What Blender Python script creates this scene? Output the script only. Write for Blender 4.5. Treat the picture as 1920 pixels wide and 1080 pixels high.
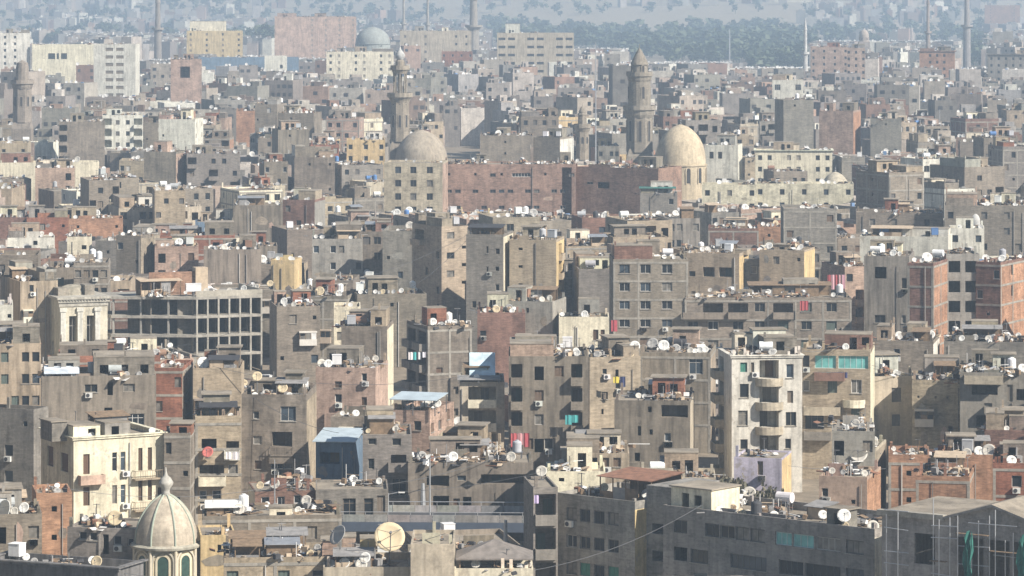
import bpy, math, random
from math import sin, cos, tan, pi, radians, sqrt, asin, atan2, degrees
from mathutils import Vector, Matrix

# ------------------------------------------------------------------ scene, camera, light
for o in list(bpy.data.objects):
    bpy.data.objects.remove(o)
sc = bpy.context.scene
COL = sc.collection
FP, CAMH, YH = 7000.0, 62.0, -45.0        # focal length and horizon of the long lens, camera height in metres

cam = bpy.data.cameras.new('camera')
cam_o = bpy.data.objects.new('camera', cam)
COL.objects.link(cam_o)
cam_o.location = (0, 0, CAMH)
cam_o.rotation_euler = (pi / 2, 0, 0)
cam.sensor_width = 36
cam.lens = 36 * FP / 1920
cam.shift_y = -(540 - YH) / 1920
cam.clip_start = 1
cam.clip_end = 60000
sc.camera = cam_o

SUN_AZ, SUN_EL = radians(57), radians(37)
world = bpy.data.worlds.new('World')
sc.world = world
world.use_nodes = True
wn = world.node_tree
sky = wn.nodes.new('ShaderNodeTexSky')
sky.sky_type = 'NISHITA'
sky.sun_disc = False
sky.sun_elevation = SUN_EL
sky.sun_rotation = pi - SUN_AZ
sky.air_density = 1.0
sky.dust_density = 0.6
bg = wn.nodes['Background']
wn.links.new(sky.outputs[0], bg.inputs[0])
bg.inputs[1].default_value = 0.05
sun = bpy.data.lights.new('sun', 'SUN')
sun.energy = 5.0
sun.angle = radians(0.5)
sun.color = (1.0, 0.93, 0.835)
sun_o = bpy.data.objects.new('sun', sun)
COL.objects.link(sun_o)
sdir = Vector((sin(SUN_AZ) * cos(SUN_EL), -cos(SUN_AZ) * cos(SUN_EL), sin(SUN_EL)))
sun_o.rotation_euler = sdir.to_track_quat('Z', 'Y').to_euler()
sun_o.location = (0, 0, 300)
sc.view_settings.view_transform = 'Standard'
sc.view_settings.look = 'None'
sc.view_settings.exposure = 0.78
sc.view_settings.gamma = 1
sc.view_settings.use_curve_mapping = False
sc.render.engine = 'CYCLES'
sc.cycles.max_bounces = 5
sc.cycles.diffuse_bounces = 3
sc.cycles.glossy_bounces = 2
sc.cycles.volume_bounces = 1
sc.cycles.use_denoising = True
sc.render.filter_size = 1.7
HAZE_DENSITY = 0.00026

R = random.Random(11)

# ------------------------------------------------------------------ materials
def nmat(name):
    m = bpy.data.materials.new(name)
    m.use_nodes = True
    nt = m.node_tree
    return m, nt, nt.nodes, nt.links, nt.nodes['Principled BSDF']

def mixc(N, L, mode, fac, a, b):
    n = N.new('ShaderNodeMix')
    n.data_type = 'RGBA'
    n.blend_type = mode
    for sock, v in ((n.inputs[0], fac), (n.inputs[6], a), (n.inputs[7], b)):
        if hasattr(v, 'is_output'):
            L.new(v, sock)
        elif isinstance(v, (int, float)):
            sock.default_value = v
        else:
            sock.default_value = (*v, 1)
    return n.outputs[2]

def ramp(N, L, src, p0, p1, c0, c1):
    r = N.new('ShaderNodeValToRGB')
    r.color_ramp.elements[0].position = p0
    r.color_ramp.elements[1].position = p1
    r.color_ramp.elements[0].color = (*([c0] * 3), 1)
    r.color_ramp.elements[1].color = (*([c1] * 3), 1)
    L.new(src, r.inputs[0])
    return r.outputs[0]

def noise(N, L, vec, scale, detail=3, rough=.6, mapscale=None):
    if mapscale:
        mp = N.new('ShaderNodeMapping')
        mp.inputs[3].default_value = mapscale
        L.new(vec, mp.inputs[0])
        vec = mp.outputs[0]
    n = N.new('ShaderNodeTexNoise')
    n.inputs['Scale'].default_value = scale
    n.inputs['Detail'].default_value = detail
    n.inputs['Roughness'].default_value = rough
    L.new(vec, n.inputs['Vector'])
    return n.outputs[0]

def wall_material(name, fixed=None, course=0.25, blotch=.3, streak=.3, rough=.92, patch=0.0, mott=.2):
    m, nt, N, L, b = nmat(name)
    tc = N.new('ShaderNodeTexCoord')
    oi = N.new('ShaderNodeObjectInfo')
    add = N.new('ShaderNodeVectorMath')
    add.operation = 'MULTIPLY_ADD'
    L.new(oi.outputs['Random'], add.inputs[0])
    add.inputs[1].default_value = (61, 37, 0)
    L.new(tc.outputs['Object'], add.inputs[2])
    v = add.outputs[0]
    base = oi.outputs['Color'] if fixed is None else fixed
    if fixed is not None:
        rgb = N.new('ShaderNodeRGB')
        rgb.outputs[0].default_value = (*fixed, 1)
        base = rgb.outputs[0]
    c = mixc(N, L, 'MULTIPLY', 1.0, base, ramp(N, L, noise(N, L, v, .28, 4, .65), .3, .7, 1 - blotch, 1 + blotch * .35))
    c = mixc(N, L, 'MULTIPLY', 1.0, c, ramp(N, L, noise(N, L, v, 1.0, 3, .6, (1.6, 1.6, .16)), .42, .75, 1.0, 1 - streak))
    if course:
        c = mixc(N, L, 'MULTIPLY', 1.0, c, ramp(N, L, noise(N, L, v, 1.0, 3, .7, (1.1, 1.1, 5.5)), .3, .7, 1 - course, 1 + course * .5))
    c = mixc(N, L, 'MULTIPLY', 1.0, c, ramp(N, L, noise(N, L, v, 3.5, 2, .7), .25, .75, .84, 1.1))
    c = mixc(N, L, 'MULTIPLY', 1.0, c, ramp(N, L, noise(N, L, v, .75, 5, .75, (1, 1, 1.3)), .52, .60, 1.0, 1 - mott))
    if patch:
        c = mixc(N, L, 'MIX', ramp(N, L, noise(N, L, v, .55, 4, .7), .6, .66, 0, patch), c, (.30, .255, .20))
    L.new(c, b.inputs['Base Color'])
    b.inputs['Roughness'].default_value = rough
    b.inputs['Specular IOR Level'].default_value = .25
    bp = N.new('ShaderNodeBump')
    bp.inputs['Strength'].default_value = .35
    bp.inputs['Distance'].default_value = .04
    L.new(noise(N, L, v, 2.2, 4, .7), bp.inputs['Height'])
    L.new(bp.outputs[0], b.inputs['Normal'])
    return m

def plain(name, col, rough=.8, metal=0, var=.15, scale=1.5):
    m, nt, N, L, b = nmat(name)
    tc = N.new('ShaderNodeTexCoord')
    rgb = N.new('ShaderNodeRGB')
    rgb.outputs[0].default_value = (*col, 1)
    c = mixc(N, L, 'MULTIPLY', 1.0, rgb.outputs[0], ramp(N, L, noise(N, L, tc.outputs['Object'], scale, 3, .6), .3, .7, 1 - var, 1 + var * .5))
    L.new(c, b.inputs['Base Color'])
    b.inputs['Roughness'].default_value = rough
    b.inputs['Metallic'].default_value = metal
    return m

M_ST = wall_material('stucco', course=.24, blotch=.38, streak=.4, mott=.24)
M_ST2 = wall_material('block_courses', course=.34, blotch=.3, streak=.25, mott=.14)
M_ST3 = wall_material('streaked_render', course=.08, blotch=.25, streak=.6, mott=.08, patch=.35)
M_PL = wall_material('plaster', course=0, blotch=.25, streak=.42, patch=.6, mott=.15)
M_BR = wall_material('brickwork', course=.4, blotch=.42, streak=.3, mott=.25)
M_CO = wall_material('raw_concrete', course=.1, blotch=.25, streak=.35)
M_PT = plain('paint', (1, 1, 1))
_nt = M_PT.node_tree
_oi = _nt.nodes.new('ShaderNodeObjectInfo')
_mx = [n for n in _nt.nodes if n.type == 'MIX'][0]
_nt.links.new(_oi.outputs['Color'], _mx.inputs[6])
M_ROOF = wall_material('dusty_roof', fixed=(.33, .285, .225), course=0, blotch=.45, streak=0, patch=0)
M_GL = plain('window_glass', (.022, .026, .03), .25, 0, .3, .4)
M_GL.node_tree.nodes['Principled BSDF'].inputs['Specular IOR Level'].default_value = .3
M_CURT = plain('curtained_glass', (.20, .185, .16), .4, 0, .5, 1.2)
M_GLB = plain('bluish_glass', (.06, .08, .10), .2, 0, .4, .6)
M_TQ = plain('turquoise_glazing', (.17, .46, .43), .3, 0, .3, .8)
M_OPENSHADE = plain('opening_shade', (.045, .042, .042), .9)  # dark colour standing for the shade inside openings, on solid panels
M_WOOD = plain('weathered_wood', (.23, .16, .10), .9, 0, .4, 2)
M_GREY = plain('grey_scrap', (.27, .26, .25), .85, 0, .3)
M_WHITE = plain('white_scrap', (.74, .73, .70), .7, 0, .2)
M_RUST = plain('rusty_scrap', (.26, .13, .08), .9, 0, .4)
M_DARK = plain('dark_scrap', (.045, .045, .05), .8, 0, .3)
M_BLUE = plain('blue_tarp', (.14, .24, .42), .6, 0, .2)
M_SAND = plain('sand_block', (.48, .38, .27), .9, 0, .25)
M_METAL = plain('galvanised_metal', (.5, .51, .52), .45, .6, .2)
M_IRON = plain('grey_iron', (.16, .16, .165), .6, .3, .2)
M_DISH = M_PT
M_BARK = plain('bark', (.12, .085, .06), .95, 0, .3)
M_DOMEW = wall_material('dome_lime', course=.14, blotch=.28, streak=.35, mott=.14)
M_STONE = wall_material('weathered_stone', course=.3, blotch=.25, streak=.3)

def leaf_material(name, c0, c1):
    m, nt, N, L, b = nmat(name)
    g = N.new('ShaderNodeNewGeometry')
    oi = N.new('ShaderNodeObjectInfo')
    a = N.new('ShaderNodeMath'); a.operation = 'FRACT'
    s = N.new('ShaderNodeMath'); s.operation = 'ADD'
    L.new(g.outputs['Random Per Island'], s.inputs[0]); L.new(oi.outputs['Random'], s.inputs[1])
    L.new(s.outputs[0], a.inputs[0])
    L.new(mixc(N, L, 'MIX', a.outputs[0], c0, c1), b.inputs['Base Color'])
    b.inputs['Roughness'].default_value = .7
    return m
M_LEAF = leaf_material('foliage', (.035, .055, .025), (.085, .105, .05))

# ------------------------------------------------------------------ mesh builder
class MB:
    def __init__(s):
        s.v, s.f, s.m = [], [], []
    def q(s, a, b, c, d, mi=0):
        n = len(s.v)
        s.v += [a, b, c, d]
        s.f.append((n, n + 1, n + 2, n + 3)); s.m.append(mi)
    def poly(s, pts, mi=0):
        n = len(s.v)
        s.v += pts
        s.f.append(tuple(range(n, n + len(pts)))); s.m.append(mi)
    def box(s, x0, y0, z0, x1, y1, z1, mi=0, skip=''):
        n = len(s.v)
        s.v += [(x0, y0, z0), (x1, y0, z0), (x1, y1, z0), (x0, y1, z0), (x0, y0, z1), (x1, y0, z1), (x1, y1, z1), (x0, y1, z1)]
        for k, f in (('b', (0, 3, 2, 1)), ('t', (4, 5, 6, 7)), ('f', (0, 1, 5, 4)), ('r', (1, 2, 6, 5)), ('k', (2, 3, 7, 6)), ('l', (3, 0, 4, 7))):
            if k not in skip:
                s.f.append(tuple(n + i for i in f)); s.m.append(mi)
    def obox(s, mat, sx, sy, sz, mi=0):
        n = len(s.v)
        for z in (-.5, .5):
            for x, y in ((-.5, -.5), (.5, -.5), (.5, .5), (-.5, .5)):
                s.v.append(tuple(mat @ Vector((x * sx, y * sy, z * sz))))
        for f in ((0, 3, 2, 1), (4, 5, 6, 7), (0, 1, 5, 4), (1, 2, 6, 5), (2, 3, 7, 6), (3, 0, 4, 7)):
            s.f.append(tuple(n + i for i in f)); s.m.append(mi)
    def tube(s, p, q, r, n=6, mi=0, r2=None, cap=True):
        p, q = Vector(p), Vector(q)
        r2 = r if r2 is None else r2
        d = (q - p).normalized()
        u = d.orthogonal().normalized(); w = d.cross(u)
        k = len(s.v)
        for c, rr in ((p, r), (q, r2)):
            for i in range(n):
                a = 2 * pi * i / n
                s.v.append(tuple(c + u * (rr * cos(a)) + w * (rr * sin(a))))
        for i in range(n):
            j = (i + 1) % n
            s.f.append((k + i, k + j, k + n + j, k + n + i)); s.m.append(mi)
        if cap:
            s.f.append(tuple(k + n + i for i in range(n))); s.m.append(mi)
            s.f.append(tuple(k + n - 1 - i for i in range(n))); s.m.append(mi)
    def lathe(s, prof, n, cx=0, cy=0, mi=0, ph=0, a0=0, a1=None):
        """prof: (radius, z) from the bottom up"""
        k = len(s.v)
        for r, z in prof:
            for i in range(n):
                a = ph + 2 * pi * i / n
                s.v.append((cx + r * cos(a), cy + r * sin(a), z))
        for j in range(len(prof) - 1):
            for i in range(n):
                i2 = (i + 1) % n
                s.f.append((k + j * n + i, k + j * n + i2, k + (j + 1) * n + i2, k + (j + 1) * n + i)); s.m.append(mi)
        s.f.append(tuple(k + (len(prof) - 1) * n + i for i in range(n))); s.m.append(mi)
    def mesh(s, name, mats, smooth=False):
        me = bpy.data.meshes.new(name)
        me.from_pydata(s.v, [], s.f)
        for m in mats:
            me.materials.append(m)
        if len(mats) > 1:
            me.polygons.foreach_set('material_index', s.m)
        if smooth:
            me.polygons.foreach_set('use_smooth', [True] * len(s.f))
        me.update()
        return me

def ob(name, me, parent=None, loc=(0, 0, 0), rot=0, col=None, kind=None, label=None, cat=None, group=None, scale=None):
    o = bpy.data.objects.new(name, me)
    COL.objects.link(o)
    o.location = loc
    if isinstance(rot, (tuple, list)):
        o.rotation_euler = rot
    elif rot:
        o.rotation_euler = (0, 0, rot)
    if parent: o.parent = parent
    if col is not None: o.color = (*col, 1)
    if kind: o['kind'] = kind
    if label: o['label'] = label
    if cat: o['category'] = cat
    if group: o['group'] = group
    if scale is not None: o.scale = scale if isinstance(scale, (tuple, list)) else (scale,) * 3
    return o

def P(x, y, d):
    """the point at distance d along the line of sight through photo pixel x, y"""
    return Vector(((x - 960) / FP * d, d, CAMH - (y - YH) / FP * d))
def proj(X, Y, Z):
    return 960 + FP * X / Y, YH + FP * (CAMH - Z) / Y

USED = set()
def words_ok(t):
    t = ' '.join(t.split())
    return t if len(t.split()) <= 16 else ' '.join(t.split()[:16])
def uniq(cands):
    for t in cands:
        t = words_ok(t)
        if t not in USED:
            USED.add(t)
            return t
    return None

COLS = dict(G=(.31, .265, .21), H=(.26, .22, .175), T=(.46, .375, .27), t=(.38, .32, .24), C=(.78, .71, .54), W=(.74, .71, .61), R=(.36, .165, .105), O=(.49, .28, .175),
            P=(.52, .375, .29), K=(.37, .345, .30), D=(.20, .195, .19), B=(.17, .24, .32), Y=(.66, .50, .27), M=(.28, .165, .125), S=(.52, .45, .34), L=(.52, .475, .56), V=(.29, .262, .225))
CNAME = dict(G='grey-brown', H='dark brown-grey', T='tan', t='dull tan', C='cream', W='white', R='red-brick', O='orange-brick', P='pinkish-brick', K='grey concrete', D='dark grey',
             B='light blue', Y='yellow', M='maroon-brick', S='pale sandy', L='lilac', V='ash-grey')
CMAT = dict(R=M_BR, O=M_BR, P=M_BR, M=M_BR, C=M_PL, W=M_PL, Y=M_PL, K=M_CO, L=M_PL, S=M_PL)
def jit(c, k=.08, rng=R):
    s = 1 + rng.uniform(-k, k)
    return tuple(max(.01, x * s * (1 + rng.uniform(-k * .3, k * .3))) for x in c)

# ------------------------------------------------------------------ facades and windows
def fac(mb, o, u, width, z0, z1, ops, rev=.3, mi=0):
    """one wall with real openings and reveals; o: corner, u: direction along the wall, outward = (u.y, -u.x)"""
    ux, uy = u
    ix, iy = -uy, ux
    def pt(a, z, k=0.0):
        return (o[0] + ux * a + ix * k, o[1] + uy * a + iy * k, z)
    ops = [p for p in ops if p[0] > .02 and p[1] < width - .02 and p[2] >= z0 and p[3] < z1 - .02]
    zs = sorted({z0, z1, *[p[2] for p in ops], *[p[3] for p in ops]})
    for a, b in zip(zs, zs[1:]):
        if b - a < 1e-5: continue
        cut = sorted((p[0], p[1]) for p in ops if p[2] <= a + 1e-6 and p[3] >= b - 1e-6)
        x = 0.0
        for c0, c1 in cut:
            if c0 > x: mb.q(pt(x, a), pt(c0, a), pt(c0, b), pt(x, b), mi)
            x = max(x, c1)
        if x < width: mb.q(pt(x, a), pt(width, a), pt(width, b), pt(x, b), mi)
    for p in ops:
        u0, u1, a, b, ty = p[:5]
        r = (2.2 if p[3] - p[2] < 4 else 4.0) if ty == 'l' else rev
        mb.q(pt(u0, a), pt(u0, a, r), pt(u0, b, r), pt(u0, b), mi)
        mb.q(pt(u1, a, r), pt(u1, a), pt(u1, b), pt(u1, b, r), mi)
        mb.q(pt(u0, a, r), pt(u0, a), pt(u1, a), pt(u1, a, r), mi)
        mb.q(pt(u0, b), pt(u0, b, r), pt(u1, b, r), pt(u1, b), mi)
        if ty == 'l':
            mb.q(pt(u0, a, r), pt(u1, a, r), pt(u1, b, r), pt(u0, b, r), mi)
    return ops

WCACHE = {}
def win_mesh(kind, w, h, var=0):
    w, h = round(w, 1), round(h, 1)
    key = (kind, w, h, var)
    if key in WCACHE: return WCACHE[key]
    out = {}
    t = .07
    f = MB()
    y0, y1 = .17, .24
    f.box(0, y0, 0, w, y1, t); f.box(0, y0, h - t, w, y1, h)
    f.box(0, y0, t, t, y1, h - t); f.box(w - t, y0, t, w, y1, h - t)
    if kind == 's':
        k = max(2, int(round(w / .55)))
        pw = (w - 2 * t) / k
        for i in range(k):
            f.box(t + i * pw + .015, y0 + .02, t, t + (i + 1) * pw - .015, y1 - .01, h - t)
            f.box(t + i * pw + .1, y0 + .005, t + .12, t + (i + 1) * pw - .1, y0 + .02, h * .48)
            f.box(t + i * pw + .1, y0 + .005, h * .54, t + (i + 1) * pw - .1, y0 + .02, h - t - .12)
    else:
        k = max(1, int(round(w / .75)))
        for i in range(1, k):
            x = t + (w - 2 * t) * i / k
            f.box(x - .03, y0, t, x + .03, y1, h - t)
        if h > 1.7:
            f.box(t, y0, h * .7, w - t, y1, h * .7 + .05)
        p = MB()
        p.box(t * .5, y0 + .03, t * .5, w - t * .5, y0 + .05, h - t * .5)
        out['pane'] = p.mesh('pane', [M_TQ if kind == 't' else (M_GL, M_CURT, M_GLB)[var]])
    out['frame'] = f.mesh('window', [M_PT])
    s = MB()
    s.box(-.08, -.09, -.08, w + .08, .1, 0.0)
    out['sill'] = s.mesh('sill', [M_CO])
    j = MB()
    j.v = list(f.v); j.f = list(f.f); j.m = [0] * len(f.f)
    if kind != 's':
        j.box(t * .5, y0 + .03, t * .5, w - t * .5, y0 + .05, h - t * .5, 1)
    out['joined'] = j.mesh('window', [M_PT, M_TQ if kind == 't' else (M_GL, M_CURT, M_GLB)[var]])
    WCACHE[key] = out
    return out

FRAMEC = dict(g=[(.20, .16, .12), (.3, .27, .22), (.12, .11, .1), (.5, .48, .44)], s=[(.16, .11, .075), (.20, .16, .12), (.13, .12, .11), (.24, .21, .17), (.10, .13, .11)],
              w=[(.75, .73, .68)], t=[(.5, .6, .58)], n=[(.06, .22, .16)], k=[(.10, .06, .035), (.13, .075, .045)])
BCACHE = {}
def balcony_mesh(L, dep, style):
    key = (round(L, 1), round(dep, 1), style)
    if key in BCACHE: return BCACHE[key]
    L, dep = key[0], key[1]
    m = MB()
    if style == 'curved':
        n = 10
        pts = [(L / 2 - L / 2 * cos(pi * i / n), -dep * sin(pi * i / n) - .05) for i in range(n + 1)]
        inn = [(L / 2 - (L / 2 - .12) * cos(pi * i / n), -(dep - .12) * sin(pi * i / n) - .05) for i in range(n + 1)]
        m.poly([(x, y, 0) for x, y in pts][::-1]); m.poly([(x, y, .14) for x, y in pts])
        for (a, b), (c, d) in zip(zip(pts, inn), list(zip(pts, inn))[1:]):
            m.q((*a, -.0), (*c, -.0), (*c, .95), (*a, .95))
            m.q((*b, .14), (*b, .95), (*d, .95), (*d, .14))
            m.q((*a, .95), (*c, .95), (*d, .95), (*b, .95))
    else:
        m.box(0, -dep, -.14, L, .02, 0)
        if style == 'solid':
            m.box(0, -dep, 0, L, -dep + .1, .9); m.box(0, -dep + .1, 0, .1, 0, .9); m.box(L - .1, -dep + .1, 0, L, 0, .9)
        else:
            m.box(0, -dep, .86, L, -dep + .06, .92); m.box(0, -dep + .06, .86, .06, 0, .92); m.box(L - .06, -dep + .06, .86, L, 0, .92)
            k = int(L / .28)
            for i in range(k + 1):
                x = .02 + (L - .06) * i / k
                m.box(x, -dep + .01, 0, x + .03, -dep + .05, .86)
            for i in range(1, 4):
                y = -dep + dep * i / 4
                m.box(0.01, y, 0, .05, y + .03, .86); m.box(L - .05, y, 0, L - .01, y + .03, .86)
    BCACHE[key] = m.mesh('balcony', [M_CO])
    return BCACHE[key]

# shared rooftop litter meshes
def junk_mesh(i):
    r = random.Random(100 + i)
    m = MB()
    L, W = r.uniform(2.2, 4), r.uniform(1.2, 2.2)
    for k in range(r.randint(26, 44)):
        t = r.random()
        e = Matrix.Rotation(r.uniform(0, pi), 4, 'Z') @ Matrix.Rotation(r.uniform(-.5, .5), 4, 'X')
        if t < .35: s = (r.uniform(.8, 2.2), r.uniform(.06, .2), r.uniform(.04, .1))
        elif t < .7: s = (r.uniform(.3, .8), r.uniform(.3, .6), r.uniform(.2, .6))
        else: s = (r.uniform(.5, 1.3), r.uniform(.4, 1.0), r.uniform(.03, .08))
        z = abs(r.gauss(0, .35)) + s[2] / 2
        m.obox(Matrix.Translation((r.gauss(0, L / 3), r.gauss(0, W / 3), z)) @ e, *s, mi=r.choices(range(7), [5, 4, 3, 2, 4, .5, 4])[0])
    for k in range(r.randint(1, 4)):
        x, y = r.gauss(0, L / 3), r.gauss(0, W / 3); hh = r.uniform(.9, 2.6)
        m.box(x - .03, y - .03, 0, x + .03, y + .03, hh, r.choice([0, 1, 4, 2]))
        if r.random() < .5: m.box(x - .4, y - .02, hh - .1, x + .4, y + .02, hh - .05, r.choice([1, 4]))
    return m.mesh('rubble', [M_WOOD, M_GREY, M_WHITE, M_RUST, M_DARK, M_BLUE, M_SAND])
JUNK = [junk_mesh(i) for i in range(12)]

DISHES, TANKS, ACS, POLES, LAUNDRY = [], [], [], [], []     # wanted rooftop things, built at the end
BUILT = []                                            # footprints and picture boxes of every building

class Bld:
    pass

def room(root, u0, v0, w, d, z, h, col, mat, lod, rng, doors=True, overhang=.15, name='roof_room'):
    m = MB()
    ops = []
    if doors and w > 1.8:
        x = rng.uniform(.35, max(.36, w - 1.4))
        ops.append((x, x + .9, z + .05, z + min(2.0, h - .35), 'o'))
        if w > 3.6:
            x2 = x + 1.5 if x + 2.6 < w else x - 1.4
            if x2 > .2: ops.append((x2, x2 + .9, z + .9, z + min(1.9, h - .3), 'o'))
    fac(m, (u0, v0), (1, 0), w, z, z + h, ops, .2)
    fac(m, (u0 + w, v0), (0, 1), d, z, z + h, [], .2)
    fac(m, (u0 + w, v0 + d), (-1, 0), w, z, z + h, [], .2)
    fac(m, (u0, v0 + d), (0, -1), d, z, z + h, [], .2)
    g = overhang
    g = rng.choice([.02, .05, .15, .25])
    m.box(u0 - g, v0 - g, z + h, u0 + w + g, v0 + d + g, z + h + .12, 1)
    return ob(name, m.mesh(name, [mat, M_ROOF]), root, col=col)

SHED_CACHE = {}
def shed(root, u0, v0, w, d, z, h, rng, sheet=M_GREY, name='roof_shed', front=True):
    m = MB()
    n = max(2, int(w / 1.6) + 1)
    for i in range(n):
        x = u0 + .06 + (w - .12) * i / (n - 1)
        m.box(x - .05, v0 + .05, z, x + .05, v0 + .15, z + h, 0)
        m.box(x - .05, v0 + d - .15, z, x + .05, v0 + d - .05, z + h + .3, 0)
    a = z + h; b = z + h + .3
    m.poly([(u0 - .2, v0 - .25, a + .0), (u0 + w + .2, v0 - .25, a), (u0 + w + .2, v0 + d + .2, b + .06), (u0 - .2, v0 + d + .2, b + .06)], 1)
    m.poly([(u0 - .2, v0 + d + .2, b), (u0 + w + .2, v0 + d + .2, b), (u0 + w + .2, v0 - .25, a - .06), (u0 - .2, v0 - .25, a - .06)], 1)
    m.q((u0 - .2, v0 - .25, a - .06), (u0 + w + .2, v0 - .25, a - .06), (u0 + w + .2, v0 - .25, a), (u0 - .2, v0 - .25, a), 1)
    m.q((u0 + w, v0 + d - .1, z), (u0, v0 + d - .1, z), (u0, v0 + d - .1, b), (u0 + w, v0 + d - .1, b), 2)
    if front:
        for i in range(n - 1):
            if rng.random() < .55:
                x0 = u0 + .12 + (w - .12) * i / (n - 1); x1 = u0 + (w - .12) * (i + 1) / (n - 1)
                m.box(x0, v0 + .06, z, x1, v0 + .11, z + h * rng.choice([.4, .6, .95]), rng.choice([2, 2, 3, 4]))
    return ob(name, m.mesh(name, [M_WOOD, sheet, M_WOOD, M_GREY, M_SAND]), root)

def make_windows(root, face, ops, w, D, lod, rng, fkind, acc):
    """window objects for one wall's openings"""
    if face == 'f': o, u, a = (0, 0), (1, 0), 0.0
    elif face == 'r': o, u, a = (w, 0), (0, 1), pi / 2
    else: o, u, a = (0, D), (0, -1), -pi / 2
    fc = {}
    for p in ops:
        u0, u1, z0, z1, ty = p[:5]
        loc = (o[0] + u[0] * u0, o[1] + u[1] * u0, z0)
        if ty == 'l':
            # the door at the back of a loggia
            if lod >= 1:
                ww = min(1.0, (u1 - u0) * .45)
                wm = win_mesh('s', ww, min(2.0, z1 - z0 - .1))
                k = u0 + (u1 - u0) * rng.uniform(.1, .5)
                l2 = (o[0] + u[0] * k - u[1] * 1.95, o[1] + u[1] * k + u[0] * 1.95, z0)
                ob('balcony_door', wm['frame'], root, l2, a, col=rng.choice(FRAMEC['s']))
            continue
        if ty in 'oh': continue
        kind = {'b': 's', 'n': 's', 'k': 's'}.get(ty, ty)
        key = ty if ty in FRAMEC else kind
        if key not in fc: fc[key] = rng.choice(FRAMEC[key])
        c = fc[key] if rng.random() < .8 else rng.choice(FRAMEC[key])
        wm = win_mesh('g' if kind == 'w' else kind, u1 - u0, z1 - z0, rng.choices([0, 1, 2], [6, 2, 1.2])[0] if kind in 'gw' and lod >= 1 else 0)
        if lod >= 2:
            f = ob('window', wm['frame'], root, loc, a, col=c)
            if 'pane' in wm: ob('pane', wm['pane'], f)
            if z1 - z0 < 1.9 and rng.random() < .6: ob('sill', wm['sill'], f, col=(.42, .39, .34))
        elif lod == 1:
            ob('window', wm['joined'], root, loc, a, col=c)
        else:
            acc.append((wm['joined'], loc, a))

def join_windows(root, acc, col):
    if not acc: return
    m = MB()
    for me, loc, a in acc:
        n = len(m.v)
        ca, sa = cos(a), sin(a)
        m.v += [(loc[0] + v.co.x * ca - v.co.y * sa, loc[1] + v.co.x * sa + v.co.y * ca, loc[2] + v.co.z) for v in me.vertices]
        for p in me.polygons:
            m.f.append(tuple(n + i for i in p.vertices)); m.m.append(p.material_index)
    ob('window', m.mesh('window', [M_PT, M_GL]), root, col=col, kind='stuff')

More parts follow.
